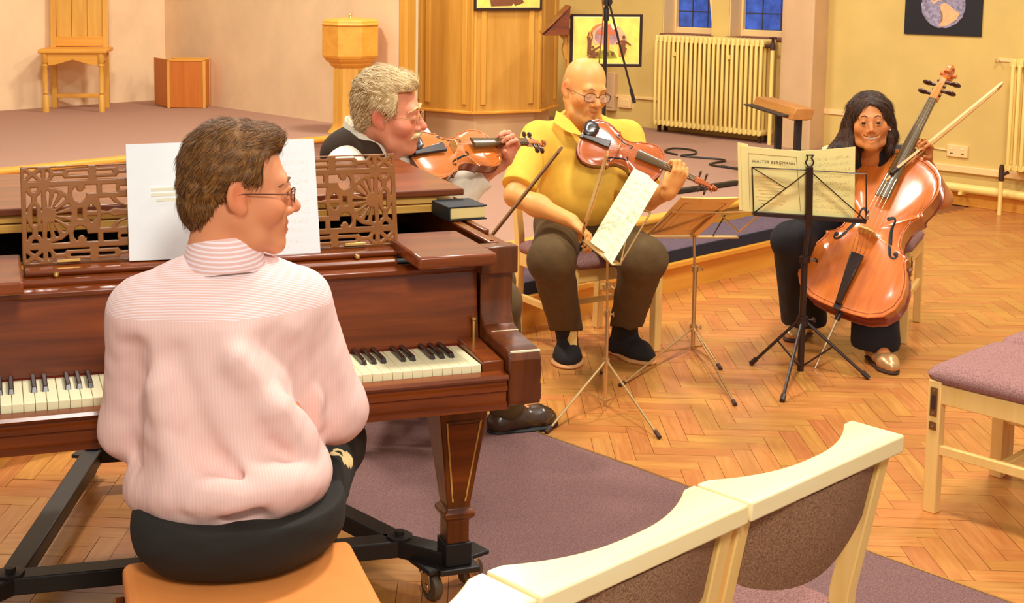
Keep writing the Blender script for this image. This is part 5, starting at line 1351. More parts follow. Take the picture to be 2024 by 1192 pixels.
class Head:
    def __init__(s, c, fwd, up=(0, 0, 1), sc=1.0, roll=0.0):
        s.c = np.array(c, float); f = unit(fwd); u = np.array(up, float); u = unit(u - f * (u @ f)); r = np.cross(f, u)
        if roll: u, r = u * math.cos(roll) + r * math.sin(roll), r * math.cos(roll) - u * math.sin(roll)
        s.m = np.stack([r, f, u], 1); s.s = sc
    def p(s, *q): return s.c + s.m @ (np.array(q, float) * s.s)
    def inv(s, P): return ((P - s.c) @ s.m) / s.s
    def add(s, fd, neck, neck_r=(.055, .060), smile=0.0, nose=1.0, jaw=1.0, lids=False, chin2=0.0, cheek=1.0):
        S_ = s.s; m = s.m
        def el(c, r, k=.014, cut=False, rot=None): fd.ell(s.p(*c), np.array(r) * S_, m if rot is None else m @ rot, k * S_, cut)
        def cp(a, b, ra, rb=None, k=.012, cut=False): fd.cap(s.p(*a), s.p(*b), ra * S_, (rb or ra) * S_, k * S_, None, cut)
        el((0, -.013, .045), (.077, .092, .078)); el((0, .018, -.018), (.067, .077, .086), .03)
        for x in (-1, 1):
            cp((x * .056 * jaw, -.004, -.045), (x * .044 * jaw, .032, -.086), .020, .018, .02); cp((x * .044 * jaw, .032, -.086), (x * .012, .074, -.104), .018, .016, .02)
            el((x * .043, .056, -.030 + .006 * smile), (.024 * cheek, .027, .026), .022)
        el((0, .078, -.102), (.022, .018, .016), .02)
        if chin2: cp((-.02, .03, -.122), (.02, .03, -.122), .030 * chin2, None, .03)
        cp((-.033, .079, .022), (.033, .079, .022), .013, None, .02)
        el((0, .078, -.065), (.032, .020, .026), .02)
        for x in (-1, 1): el((x * .031, .103, .001), (.017, .014, .0115), .012, True)
        cp((0, .088, .008), (0, .109 + .004 * nose, -.030), .0075, .0115 * nose, .012)
        for x in (-1, 1): el((x * .0125 * nose, .099, -.037), (.009, .011, .008), .006)
        w_ = .020 + .014 * smile; zc = -.066 + .010 * smile
        for x in (-1, 1):
            cp((x * w_, .083, zc), (0, .0955, -.0615), .0042, .0058, .006); cp((x * w_, .083 - .004 * smile, zc), (0, .094, -.0755 - .008 * smile), .0042, .0068, .006)
        gap = .0016 + .0068 * smile
        for x in (-1, 1): cp((x * w_ * .86, .090 - .006 * smile, zc + .001 * smile), (0, .101 - .0065 * smile, -.068 - .003 * smile), gap * .6, gap, .004, True)
        for x in (-1, 1):
            if lids: el((x * .031, .0835, -.001), (.0150, .0120, .0112), .006)
            else:
                lo = .0012 * smile
                cp((x * .031 - .014, .083, .003), (x * .031, .0940, .0102 - lo * .6), .0042, .0048, .004); cp((x * .031 + .014, .083, .003), (x * .031, .0940, .0102 - lo * .6), .0042, .0052, .004)
                cp((x * .031 - .013, .085, -.004), (x * .031, .0925, -.0095 + lo), .0034, .0040, .004); cp((x * .031 + .013, .085, -.004), (x * .031, .0925, -.0095 + lo), .0034, .0042, .004)
            a = .35 * x; rot = np.array([[math.cos(a), -math.sin(a), 0], [math.sin(a), math.cos(a), 0], [0, 0, 1]])
            el((x * .080, -.012, .000), (.0085, .021, .032), .010, rot=rot); el((x * .0905, -.009, .004), (.0078, .0115, .019), .005, True, rot); el((x * .078, .000, -.026), (.008, .010, .012), .008)
        fd.cap(s.p(0, -.026, -.045), neck, neck_r[0] * S_, neck_r[1] * S_, .03)
    def tint(s, P, base, red=None, lips=None, beard=None):
        q = s.inv(P); c = np.tile(base, (len(P), 1)); red = base * np.array([1.0, .72, .62]) if red is None else red; lips = base * np.array([.86, .52, .50]) if lips is None else lips
        def blend(cen, rad, tgt, am):
            d = np.sqrt((((q - np.array(cen)) / np.array(rad)) ** 2).sum(1)); w_ = am * np.clip(1.25 - d, 0, 1)[:, None]; c[:] = c * (1 - w_) + tgt * w_
        for x in (-1, 1):
            blend((x * .046, .06, -.03), (.032, .04, .032), red, .55); blend((x * .083, -.01, 0), (.02, .03, .04), red, .8)
            blend((x * .031, .09, .0), (.02, .02, .013), base * .74, .5)
        blend((0, .108, -.03), (.02, .025, .022), red, .7)
        blend((0, .093, -.068), (.030, .014, .0115), lips, 1.0)
        return c
    def eyes(s, parent, origin, look=(0, 0), iris=(70, 44, 24), r=.0120):
        for x in (-1, 1):
            e = MB(); n_, k_ = 20, 14
            c = s.p(x * .031, .0815, .000); e.sphere((0, 0, 0), r * s.s, n_, k_)
            o = e.obj('eye', 'eye', parent); o.matrix_local = Matrix.Translation(c - np.array(origin)) @ Matrix(s.m.tolist()).to_4x4()
            at = o.data.attributes.new('Col', 'FLOAT_COLOR', 'POINT'); g = unit((look[0], 1, look[1]))
            for i, v in enumerate(o.data.vertices):
                d = float(np.dot(unit(v.co), g)); at.data[i].color = lin((12, 8, 8)) if d > .94 else (lin(iris) if d > .74 else lin((222, 204, 178)))
    def brows(s, parent, origin, c, r=.0034, lift=0.0, arch=.006):
        for x in (-1, 1):
            pts = [s.p(x * .012, .0935, .021 + lift) - origin, s.p(x * .028, .0935, .024 + arch + lift) - origin, s.p(x * .044, .083, .022 + lift) - origin, s.p(x * .052, .072, .016 + lift) - origin]
            MB().tube(spline([tuple(p) for p in pts], 4), [r * s.s] * 4 + [r * 1.3 * s.s] * 4 + [r * .7 * s.s] * 5, 6, flat=.6).obj('eyebrow', simple('brow', c, .8), parent)
    def glasses(s, parent, origin, mat, w_=.021, h_=.0155, rim=.0013, z=-.002, lens=True):
        g = MB(); k = Matrix.Translation(s.c - np.array(origin)) @ Matrix((s.m * s.s).tolist()).to_4x4()
        o = None
        for x in (-1, 1):
            pts = [(x * .0325 + w_ * math.copysign(abs(math.cos(a)) ** .75, math.cos(a)), .106 - .004 * abs(math.cos(a)), z + h_ * math.copysign(abs(math.sin(a)) ** .75, math.sin(a))) for a in [2 * math.pi * q / 20 for q in range(21)]]
            g.tube(pts, rim, 6)
            g.tube(spline([(x * (.0325 + w_), .102, z + .004), (x * .070, .085, z + .006), (x * .080, .02, z + .007), (x * .0815, -.008, z + .004), (x * .081, -.022, z - .014)], 4), rim, 6)
        g.tube(spline([(-.0325 + w_, .104, z + .002), (0, .1135, z + .006), (.0325 - w_, .104, z + .002)], 4), rim, 6)
        o = g.obj('glasses', mat, parent); o.matrix_local = k
        if lens:
            for x in (-1, 1):
                MB().loft([[(x * .0325 + w_ * .97 * math.copysign(abs(math.cos(a)) ** .75, math.cos(a)), y - .004 * abs(math.cos(a)), z + h_ * .97 * math.copysign(abs(math.sin(a)) ** .75, math.sin(a))) for a in [2 * math.pi * q / 18 for q in range(18)]] for y in (.1055, .1065)]).obj('lens', 'lens', o)

def hand(fd, W, d, n, side, curl=(30, 45, 30), size=1.0, thumb=(.55, .6, .55), spread=.10, each=(0, 0, 0, 0)):
    """wrist W, d towards the knuckles, n out of the palm, side +1/-1 picks the thumb edge"""
    d = unit(d); n = np.array(n, float); n = unit(n - d * (n @ d)); s = np.cross(d, n) * side; W = np.array(W, float); z = size
    fd.ell(W + d * .048 * z + n * .002, V_(.054, .040, .0155) * z, np.stack([d, s, n], 1), .014)
    fd.cap(W - d * .01, W + d * .03 * z, .026 * z, .028 * z, .02, (n, .66))
    fd.ell(W + d * .030 * z + s * .022 * z + n * .008 * z, V_(.030, .019, .016) * z, np.stack([d, s, n], 1), .012)      # ball of the thumb
    for i, (off, ln, r) in enumerate(((.031, .072, .0088), (.0105, .080, .0090), (-.0105, .075, .0086), (-.030, .060, .0077))):
        b0 = W + d * (.088 - .004 * abs(i - 1)) * z + s * off * z
        dd = unit(d + s * spread * (1.4 - i) * .6); p = b0; a = 0.0
        pts = [W + d * .05 * z + s * off * .8 * z, b0]; rs = [r * .9 * z, r * 1.04 * z]
        for j, f in enumerate((.46, .30, .24)):
            a += R(curl[j] + each[i]); dr = dd * math.cos(a) + n * math.sin(a); p = p + dr * ln * f * z; pts.append(p); rs.append(r * (1 - .08 * (j + 1)) * z)
        for j in range(len(pts) - 1): fd.cap(pts[j], pts[j + 1], rs[j], rs[j + 1], .0035 if j else .008)
    b0 = W + d * .022 * z + s * .030 * z + n * .006 * z; t1 = unit(s * thumb[0] + d * thumb[1] + n * thumb[2])
    p1 = b0 + t1 * .040 * z; t2 = unit(t1 + n * .35 + d * .2 - s * .25); p2 = p1 + t2 * .030 * z
    fd.cap(b0 - t1 * .01, p1, .0125 * z, .0105 * z, .010); fd.cap(p1, p2, .0100 * z, .0085 * z, .004)

def arm(fd, sh, el, wr, r=(.050, .042, .028), k=.02): fd.chain([sh, el, wr], list(r), k)
def leg_(fd, hip, knee, ank, r=(.085, .058, .040), k=.02): fd.chain([hip, knee, ank], list(r), k)
def torso(fd, J, g=0.0, chest=(.165, .115, .15), mid=(.155, .115, .13), hips=(.175, .125, .10), k=.05):
    f = unit(J['fwd']); up = unit(np.array(J['neck']) - np.array(J['pelvis'])); f = unit(f - up * (f @ up)); m = np.stack([np.cross(f, up), f, up], 1); J['m'] = m
    fd.ell(J['chest'], np.array(chest) + g, m, k); fd.ell(J['waist'], np.array(mid) + g, m, k); fd.ell(J['pelvis'], np.array(hips) + g, m, k)
    fd.cap(J['shL'], J['shR'], .052 + g, None, .05)
    fd.cap(J['neck'], np.array(J['chest']) * .6 + np.array(J['neck']) * .4, .07 + g * .5, .09 + g, .05)
def person(label, base):
    t = thing('person', label, 'person', base); return t, np.array(base, float)
def body_arms_legs(fd, J):
    torso(fd, J, -.018)
    for q in 'LR':
        arm(fd, J['sh' + q], J['el' + q], J['wr' + q], J.get('armr', (.044, .036, .027)))
        leg_(fd, J['hip' + q], J['kn' + q], J['an' + q]); fd.cap(J['an' + q], np.array(J['an' + q]) * .6 + np.array(J['toe' + q]) * .4 + V_(0, 0, .012), .026, .018, .02)
def trousers(J, r=(.105, .082, .072), hem=.05, hips=(.19, .14, .105), seat=None, k=.045, flare=None):
    fd = Field(); f = unit(J['fwd']); m = J['m']
    fd.ell(J['pelvis'], hips, m, k)
    for q in 'LR':
        h_, kn, an = (np.array(J[a + q], float) for a in ('hip', 'kn', 'an'))
        fd.cap(h_, kn, r[0], r[1], k); fd.cap(kn, an + (kn - an) * hem, r[1], flare or r[2], .02)
        fd.cap(kn + unit(kn - h_) * -.03 + V_(0, 0, -.0), kn, r[1] * .9, r[1], .03)
    return fd
def shoe(J, q, mat, parent, base, up=.075, w_=.043, sole=None, low=False, name='shoe'):
    an, toe = np.array(J['an' + q], float), np.array(J['toe' + q], float); d = toe - an; d[2] = 0; L = np.linalg.norm(d); d /= L; s = np.cross(d, V_(0, 0, 1)); z0 = J.get('lift' + q, 0.0)
    hl = V_(an[0], an[1], 0) - d * .055; tp = V_(toe[0], toe[1], 0)
    fd = Field()
    fd.chain([hl + d * .02 + V_(0, 0, .036 + z0), hl + d * .12 + V_(0, 0, .040 + z0 * .5), tp - d * .075 + V_(0, 0, .036), tp - d * .035 + V_(0, 0, .030)], [w_ * .80, w_ * .86, w_ * 1.02, w_ * .72], .03, (V_(0, 0, 1), .85))
    if not low: fd.cap(hl + d * .03 + V_(0, 0, .04 + z0), an * 1.0 + V_(0, 0, up - .07), w_ * .82, w_ * .80, .03); fd.cap(hl + d * .09 + V_(0, 0, .05 + z0), an + d * .02 + V_(0, 0, up - .06), w_ * .75, w_ * .72, .03)
    else: fd.ell(an + d * .035 + V_(0, 0, .0), (.034, .050, .05), np.stack([s, d, V_(0, 0, 1)], 1), .006, True)
    fd.plane((0, 0, -1), (0, 0, .004)); fd.warp(lambda P: .0012 * wave(P, 120, 3))
    o = field_obj(fd, .004, name, mat, parent, base)
    sl = Field(); sl.chain([hl + d * .02 + V_(0, 0, .008 + z0), hl + d * .12 + V_(0, 0, .006 + z0 * .5), tp - d * .075 + V_(0, 0, .008), tp - d * .033 + V_(0, 0, .008)], [w_ * (.84 - .06 * low), w_ * (.88 - .08 * low), w_ * (1.06 - .10 * low), w_ * (.78 - .08 * low)], .03, (V_(0, 0, 1), .30)); sl.plane((0, 0, -1), (0, 0, .0005))
    field_obj(sl, .004, 'sole', sole or 'rubber', o, base)
    return o
def hair_field(H, grow=.010, top=.0):
    fd = Field(); S_ = H.s
    fd.ell(H.p(0, -.015, .047), V_(.077 + grow, .092 + grow, .080 + grow + top) * S_, H.m, .02)
    return fd

# ---------------------------------------------------------------- the pianist
t, B = person('pianist seen from behind in a pale pink striped shirt, with brown hair and glasses', (-.27, 2.42, 0))
J = dict(fwd=(E2.x, E2.y, 0), pelvis=(-.262, 2.465, .60), waist=(-.275, 2.50, .76), chest=(-.30, 2.53, .92), neck=(-.305, 2.545, 1.075),
         shL=(-.435, 2.512, .970), shR=(-.170, 2.592, .970), elL=(-.492, 2.56, .735), elR=(-.085, 2.63, .745), wrL=(-.43, 2.765, .80), wrR=(-.15, 2.83, .80),
         hipL=(-.36, 2.47, .575), hipR=(-.17, 2.52, .575), knL=(-.47, 2.90, .545), knR=(-.115, 2.98, .545), anL=(-.50, 3.10, .09), anR=(-.20, 3.22, .09), toeL=(-.55, 3.30, 0), toeR=(-.25, 3.42, 0))
H1 = Head((-.272, 2.555, 1.214), (.97, .22, -.06), sc=1.02)
fd = Field(); body_arms_legs(fd, J)
for q, sd in (('L', 1), ('R', -1)): hand(fd, J['wr' + q], (E2.x, E2.y, -.15), (0, 0, -1), sd, (22, 34, 26))
H1.add(fd, J['neck'], (.058, .064), nose=1.05)
field_obj(fd, .0042, 'body', 'skin', t, B, 1, lambda P: H1.tint(P, col(226, 148, 104)))
fd = Field(); m_ = J['m']
fd.ell((-.302, 2.535, .925), (.182, .125, .165), m_, .05); fd.ell((-.285, 2.505, .76), (.192, .135, .17), m_, .05); fd.ell((-.272, 2.475, .655), (.192, .182, .095), m_, .04)
fd.cap((-.440, 2.510, .978), (-.165, 2.592, .978), .074, None, .06); fd.cap((-.37, 2.53, 1.000), (-.24, 2.565, 1.000), .062, None, .05); fd.cap((-.303, 2.54, 1.01), (-.302, 2.53, .95), .070, .10, .05)
fd.chain([(-.455, 2.508, .975), (-.488, 2.55, .735)], [.066, .062], .03); fd.chain([(-.488, 2.55, .735), (-.435, 2.74, .80)], [.060, .045], .03)
fd.chain([(-.155, 2.597, .975), (-.086, 2.625, .745)], [.068, .064], .018); fd.chain([(-.088, 2.625, .745), (-.15, 2.80, .80)], [.068, .046], .03)
fd.ell((-.440, 2.47, .64), (.05, .06, .05), m_, .04)
for a, b_, r in (((-.19, 2.44, .935), (-.115, 2.50, .84), .010), ((-.21, 2.40, .87), (-.12, 2.48, .79), .012), ((-.20, 2.36, .78), (-.13, 2.44, .70), .012), ((-.14, 2.47, .90), (-.125, 2.52, .72), .012), ((-.46, 2.43, .92), (-.455, 2.45, .72), .010),
                 ((-.40, 2.375, .80), (-.24, 2.345, .70), .008), ((-.38, 2.39, .92), (-.30, 2.36, .74), .007), ((-.36, 2.35, .67), (-.22, 2.335, .64), .007)): fd.cap(a, b_, r * .9, None, .05, None, True)
for a, b_, r in (((-.26, 2.40, .92), (-.15, 2.44, .76), .016), ((-.41, 2.40, .86), (-.36, 2.37, .68), .014), ((-.18, 2.40, .82), (-.14, 2.44, .70), .014)): fd.cap(a, b_, r, None, .05)
fd.warp(lambda P: .0035 * wave(P * np.array([1, 1, .45]), 46, 5) + .0012 * wave(P, 120, 8))
fd.plane((-.03, -.02, -1), (-.27, 2.36, .602))
M['shirt_pink'], nt, b = newmat('shirt_pink', (244, 206, 196), .8, 0, .25)
tc = nt.nodes.new('ShaderNodeTexCoord'); sp = nt.nodes.new('ShaderNodeSeparateXYZ'); nt.links.new(tc.outputs['Object'], sp.inputs[0])
def mth(nt, op, a, b_=None):
    n_ = nt.nodes.new('ShaderNodeMath'); n_.operation = op
    for i, q in enumerate((a, b_)):
        if q is None: continue
        if isinstance(q, (int, float)): n_.inputs[i].default_value = q
        else: nt.links.new(q, n_.inputs[i])
    return n_.outputs[0]
def stripes(nt, b, across, freq, base, white, wid=.30, yoke=None):
    s1 = mth(nt, 'LESS_THAN', mth(nt, 'FRACT', mth(nt, 'MULTIPLY', across, freq)), wid)
    if yoke is not None:
        s2 = mth(nt, 'LESS_THAN', mth(nt, 'FRACT', mth(nt, 'MULTIPLY', yoke[0], freq)), wid + .1); k = mth(nt, 'GREATER_THAN', yoke[1], yoke[2])
        s1 = mth(nt, 'ADD', mth(nt, 'MULTIPLY', mth(nt, 'MULTIPLY', s1, .24), mth(nt, 'SUBTRACT', 1.0, k)), mth(nt, 'MULTIPLY', s2, k))
    mx = nt.nodes.new('ShaderNodeMix'); mx.data_type = 'RGBA'; nt.links.new(s1, mx.inputs[0]); mx.inputs[6].default_value = lin(base); mx.inputs[7].default_value = lin(white)
    nt.links.new(mx.outputs[2], b.inputs['Base Color'])
ac = mth(nt, 'ADD', mth(nt, 'MULTIPLY', sp.outputs[0], math.cos(PA)), mth(nt, 'MULTIPLY', sp.outputs[1], math.sin(PA)))
stripes(nt, b, ac, 165, (240, 198, 186), (248, 228, 230), .35, (mth(nt, 'ADD', sp.outputs[2], mth(nt, 'MULTIPLY', sp.outputs[1], .6)), sp.outputs[2], .985))
shirt = field_obj(fd, .005, 'shirt', 'shirt_pink', t, B, 2)
# collar: a folded band round the neck
cl = []; nkc = V_(-.300, 2.542, 1.083)
def ringp(rx, ry, z, tilt=.22): return [tuple(nkc + m_ @ V_(rx * math.cos(a), ry * math.sin(a), z + tilt * ry * -math.sin(a) * .5) - B) for a in [2 * math.pi * q / 28 for q in range(28)]]
M['shirt_collar'], nt, b = newmat('shirt_collar', (240, 206, 196), .8, 0, .25)
tc = nt.nodes.new('ShaderNodeTexCoord'); sp = nt.nodes.new('ShaderNodeSeparateXYZ'); nt.links.new(tc.outputs['Object'], sp.inputs[0])
stripes(nt, b, mth(nt, 'ADD', sp.outputs[2], mth(nt, 'MULTIPLY', sp.outputs[1], -.1)), 120, (238, 194, 184), (250, 234, 238), .4)
MB().loft([ringp(.081, .081, -.040), ringp(.084, .084, -.028), ringp(.077, .077, .010), ringp(.071, .071, .028), ringp(.066, .066, .026), ringp(.066, .066, -.03)], caps=False).obj('collar', 'shirt_collar', t, ang=60)
M['cloth_dark'] = simple('cloth_dark', (34, 30, 24), .85, bmp=(60, .3, .004))
fd = trousers(J, (.105, .085, .07), hips=(.196, .165, .115)); fd.ell((-.265, 2.44, .575), (.195, .15, .09), m_, .04)
fd.warp(lambda P: .003 * wave(P * np.array([.6, .6, 1.6]), 60, 11)); fd.plane((0, 0, 1), (0, 0, .628), box=((-2, 0, .5), (2, 4, 1.2)))
fd.plane((0, 0, -1), (0, 0, .5005), box=((-.55, 2.1, 0), (.05, 2.55, .6)))
field_obj(fd, .006, 'trousers', 'cloth_dark', t, B, 2)
for q in 'LR': shoe(J, q, 'soot', t, B)
fd = Field(); fd.ell((-.086, 2.70, .600), (.030, .045, .030), None, .02); fd.ell((-.075, 2.74, .590), (.028, .03, .022), None, .02); fd.warp(lambda P: .006 * wave(P, 110, 77)); field_obj(fd, .0035, 'pocket_cloth', simple('cloth_cream', (244, 214, 150), .9), t, B)
# hair
fd = hair_field(H1, .010, .002); S_ = H1.s
fd.ell(H1.p(0, .046, .100), V_(.058, .036, .030) * S_, H1.m, .02); fd.ell(H1.p(0, -.070, -.02), V_(.060, .045, .062) * S_, H1.m, .03)
def hc(P):
    q = H1.inv(P); x, y, z = np.abs(q[:, 0]), q[:, 1], q[:, 2]
    line = np.where(z > .075, .080 - .55 * x + (z - .075) * .9, np.where(z > .02, .040 - .25 * (x - .05), .012))      # front hair line
    g = (y - line)
    g = np.where(z < .02, np.maximum(g, -(z + .030 + np.clip(-.02 - y, 0, .05) * 1.2)), g)     # sideburn end and nape
    return g * S_
fd.clip(hc)
for x in (-1, 1): fd.ell(H1.p(x * .084, -.008, -.006), V_(.024, .026, .036) * S_, H1.m, .004, True)
fd.warp(lambda P: .0032 * wave(P * np.array([1, 1, 1.0]), 150, 2) + .002 * wave(P, 330, 4))
def hcol(base, hi, seed=1, f=150):
    def g(P):
        w_ = (.5 + .5 * wave(P, f, seed))[:, None]; return base * (1 - w_) + hi * w_
    return g
hair = field_obj(fd, .0028, 'hair', 'hair', t, B, 0, hcol(col(84, 50, 16), col(150, 100, 44)), keep=1)
def strands(H, parent, B, n, hair, flow, length, c0, c1, w_=.0009, lift=.003, seed=1, sel=None, jit=.16):
    """short tapered hairs laid on the hair surface, all in one mesh"""
    r = np.random.RandomState(seed); me0 = hair.data; nv = len(me0.vertices)
    co = np.zeros(nv * 3); no = np.zeros(nv * 3); me0.vertices.foreach_get('co', co); me0.vertices.foreach_get('normal', no)
    co = co.reshape(-1, 3) + B; no = no.reshape(-1, 3); q = H.inv(co); nl = no @ H.m
    ok = np.ones(nv, bool) if sel is None else np.array([bool(sel(a)) for a in q])
    ids = np.flatnonzero(ok); ids = ids[r.randint(len(ids), size=n)]
    vs, fs, cs = [], [], []
    for i in ids:
        nn = no[i]; f0 = np.array(flow(q[i], nl[i]), float) + r.normal(size=3) * jit; fw = H.m @ f0; fw = unit(fw - nn * (fw @ nn)); sd = np.cross(nn, fw); L = length * r.uniform(.6, 1.3); i0 = len(vs); cc = c0 + (c1 - c0) * r.uniform()
        for j in range(4):
            tt = j / 3; p = co[i] + fw * L * tt + nn * (lift * math.sin(tt * 2.4) - .35 * L * L * tt * tt / .09) ; ww = w_ * (1 - .75 * tt)
            for sg in (-1, 1): vs.append(tuple(p + sd * sg * ww - B)); cs.append(cc)
        for j in range(3): fs.append((i0 + 2 * j, i0 + 2 * j + 1, i0 + 2 * j + 3, i0 + 2 * j + 2))
    me = bpy.data.meshes.new('hair_strands'); me.from_pydata(vs, [], fs); a = me.attributes.new('Col', 'FLOAT_COLOR', 'POINT')
    a.data.foreach_set('color', np.concatenate([np.array(cs), np.ones((len(cs), 1))], 1).astype(np.float32).ravel()); me.materials.append(M['hair'])
    o = bpy.data.objects.new('hair_strands', me); C.objects.link(o); o.parent = parent; o['kind'] = 'stuff'; return o
strands(H1, t, B, 7000, hair, lambda q, n: (0, .9, .5) if q[2] > .085 and q[1] > -.01 else ((0, .2, -1) if q[2] < .0 else (0, -.5, -.8)), .021, col(58, 32, 10), col(150, 98, 42), .0008, .0025)
H1.eyes(t, B, (0, -.1)); H1.brows(t, B, (110, 70, 36)); H1.glasses(t, B, 'frame_brown', .020, .013)
# ---------------------------------------------------------------- the violinist with the moustache
t, B = person('man with grey hair and moustache in a dark waistcoat playing the honey coloured violin', (.05, 4.60, 0))
J = dict(fwd=(.97, -.22, 0), pelvis=(.03, 4.60, .56), waist=(.03, 4.53, .74), chest=(-.01, 4.43, .93), neck=(-.02, 4.31, 1.095),
         shL=(.12, 4.52, 1.045), shR=(-.090, 4.25, 1.050), elL=(.27, 4.44, .875), elR=(.13, 4.235, .82), wrL=(.425, 4.43, 1.005), wrR=(.27, 4.24, .735),
         hipL=(.05, 4.70, .53), hipR=(.04, 4.53, .53), knL=(.43, 4.78, .50), knR=(.42, 4.47, .50), anL=(.22, 4.84, .09), anR=(.47, 4.58, .09), toeL=(.42, 4.90, 0), toeR=(.66, 4.66, 0))
H2 = Head((.036, 4.205, 1.192), (.96, -.20, -.10), sc=1.05, roll=R(6))
fd = Field(); body_arms_legs(fd, J)
hand(fd, J['wrL'], (.42, -.30, .86), (-.70, -.62, .12), 1, (48, 62, 34), 1.0, (.2, .5, .6), .06, (0, 4, -4, 6))
hand(fd, J['wrR'], (.6, .1, -.5), (.2, -.5, -.6), -1, (40, 50, 30), 1.0)
H2.add(fd, J['neck'], (.056, .056), nose=1.15, lids=True, chin2=.8, cheek=1.12, jaw=1.08)
field_obj(fd, .0042, 'body', 'skin', t, B, 1, lambda P: H2.tint(P, col(232, 150, 112), col(228, 116, 88)))
torso(Field(), J)
m_ = J['m']
fd = Field(); torso(fd, J, .012); fd.ell((-.098, 4.165, 1.015), (.066, .062, .072), None, .03); arm(fd, (-.09, 4.175, .99), J['elR'], np.array(J['elR']) * .1 + np.array(J['wrR']) * .9, (.070, .058, .046), .04); arm(fd, J['shL'], J['elL'], np.array(J['elL']) * .45 + np.array(J['wrL']) * .55, (.076, .058, .050), .04)
fd.warp(lambda P: .003 * wave(P, 60, 21)); ax_ = unit(np.array(J['wrL']) - np.array(J['elL'])); fd.plane(ax_, np.array(J['elL']) * .38 + np.array(J['wrL']) * .62, box=((.26, 4.2, .85), (.7, 4.8, 1.3)))
M['shirt_white'] = simple('shirt_white', (250, 238, 214), .85, nz=(60, .03))
field_obj(fd, .0055, 'shirt', 'shirt_white', t, B, 2)
fd = Field(); torso(fd, J, .024)
fd.ell((-.080, 4.275, 1.045), (.105, .095, .085), None, .03); fd.chain([(-.075, 4.235, 1.095), (-.02, 4.185, 1.065), (.03, 4.165, .99), (.06, 4.19, .90)], [.034, .034, .036, .05], .02)
fd.cap(np.array(J['neck']) + V_(-.03, .02, -.02), np.array(J['shL']) + V_(0, 0, .02), .05, None, .03)
fd.cap(np.array(J['neck']) + V_(.03, 0, .06), np.array(J['chest']) + m_ @ V_(0, .16, .0), .10, .02, .01, None, True)
field_obj(fd, .0055, 'waistcoat', simple('waistcoat', (62, 40, 22), .85, bmp=(200, .2)), t, B, 2)
# open shirt collar, standing up at the side of the neck
nk = V_(.006, 4.275, 1.095)
def ring2(r_, z, off=0.0): return [tuple(nk + V_(.0, .0, z) + V_((r_ + off * math.cos(a)) * math.cos(a) * 1.1, (r_) * math.sin(a), -.045 * math.cos(a) + .018 * math.sin(a)) - B) for a in [2 * math.pi * q / 26 for q in range(26)]]
MB().loft([ring2(.112, -.075), ring2(.108, -.04), ring2(.100, .025), ring2(.095, .024), ring2(.094, -.04)], caps=False).obj('collar', 'shirt_white', t, ang=60)
M['trouser_olive'] = simple('trouser_olive', (86, 62, 26), .9, nz=(30, .05), bmp=(70, .25, .003))
fd = trousers(J, (.095, .080, .068), hips=(.185, .14, .11)); fd.warp(lambda P: .003 * wave(P, 70, 23)); field_obj(fd, .006, 'trousers', 'trouser_olive', t, B, 2)
M['shoe_brown'] = simple('shoe_brown', (62, 38, 18), .3, coat=.3)
for q in 'LR': shoe(J, q, 'shoe_brown', t, B, .10, .047, 'soot')
# hair, moustache, glasses
fd = hair_field(H2, .013, .005); S_ = H2.s
fd.ell(H2.p(0, .045, .102), V_(.060, .044, .030) * S_, H2.m, .02); fd.ell(H2.p(0, -.062, -.012), V_(.066, .046, .062) * S_, H2.m, .03)
for x in (-1, 1): fd.ell(H2.p(x * .070, .012, .030), V_(.018, .030, .036) * S_, H2.m, .016)
def hc2(P):
    q = H2.inv(P); x, y, z = np.abs(q[:, 0]), q[:, 1], q[:, 2]
    line = np.where(z > .080, .086 - .30 * x + (z - .08) * .8, np.where(z > .012, .040, .016))
    g = y - line
    return np.where(z < .012, np.maximum(g, -(z + .028 + np.clip(-.02 - y, 0, .06) * 1.0)), g) * S_
fd.clip(hc2)
for x in (-1, 1): fd.ell(H2.p(x * .086, -.006, -.008), V_(.024, .024, .032) * S_, H2.m, .004, True)
fd.warp(lambda P: .0038 * wave(P, 95, 31) + .0016 * wave(P, 260, 32))
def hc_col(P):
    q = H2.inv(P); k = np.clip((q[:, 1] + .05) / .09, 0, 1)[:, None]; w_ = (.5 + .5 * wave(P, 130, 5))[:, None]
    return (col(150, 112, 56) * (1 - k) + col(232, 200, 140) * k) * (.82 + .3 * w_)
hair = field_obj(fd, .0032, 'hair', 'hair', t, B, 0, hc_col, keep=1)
strands(H2, t, B, 4200, hair, lambda q, n: (.2, -.8, .35) if q[2] > .07 else (0, -.55, -.75), .030, col(170, 130, 74), col(250, 226, 176), .0010, .004, 2)
fd = Field()
for x in (-1, 1): fd.chain([H2.p(x * .003, .1035, -.051), H2.p(x * .018, .098, -.056), H2.p(x * .031, .083, -.066)], [.0085 * S_, .0085 * S_, .004 * S_], .004)
fd.warp(lambda P: .001 * wave(P, 500, 41))
field_obj(fd, .0025, 'moustache', 'hair', t, B, 0, hcol(col(214, 178, 110), col(250, 228, 170), 2, 300))
H2.brows(t, B, (226, 186, 128), .0042, .003); H2.glasses(t, B, 'frame_gold', .022, .015, .0011)
# patterned tie knot
MB().loft([[tuple(nk + V_(.088 + dx, -.02 + dy, z) - B) for dx, dy in ((-r_, -r_), (r_, -r_), (r_, r_), (-r_, r_))] for z, r_ in ((-.10, .010), (-.045, .020), (-.035, .016))]).obj('tie', simple('tie', (150, 90, 60), .7, nz=(260, .35)), t, .003)

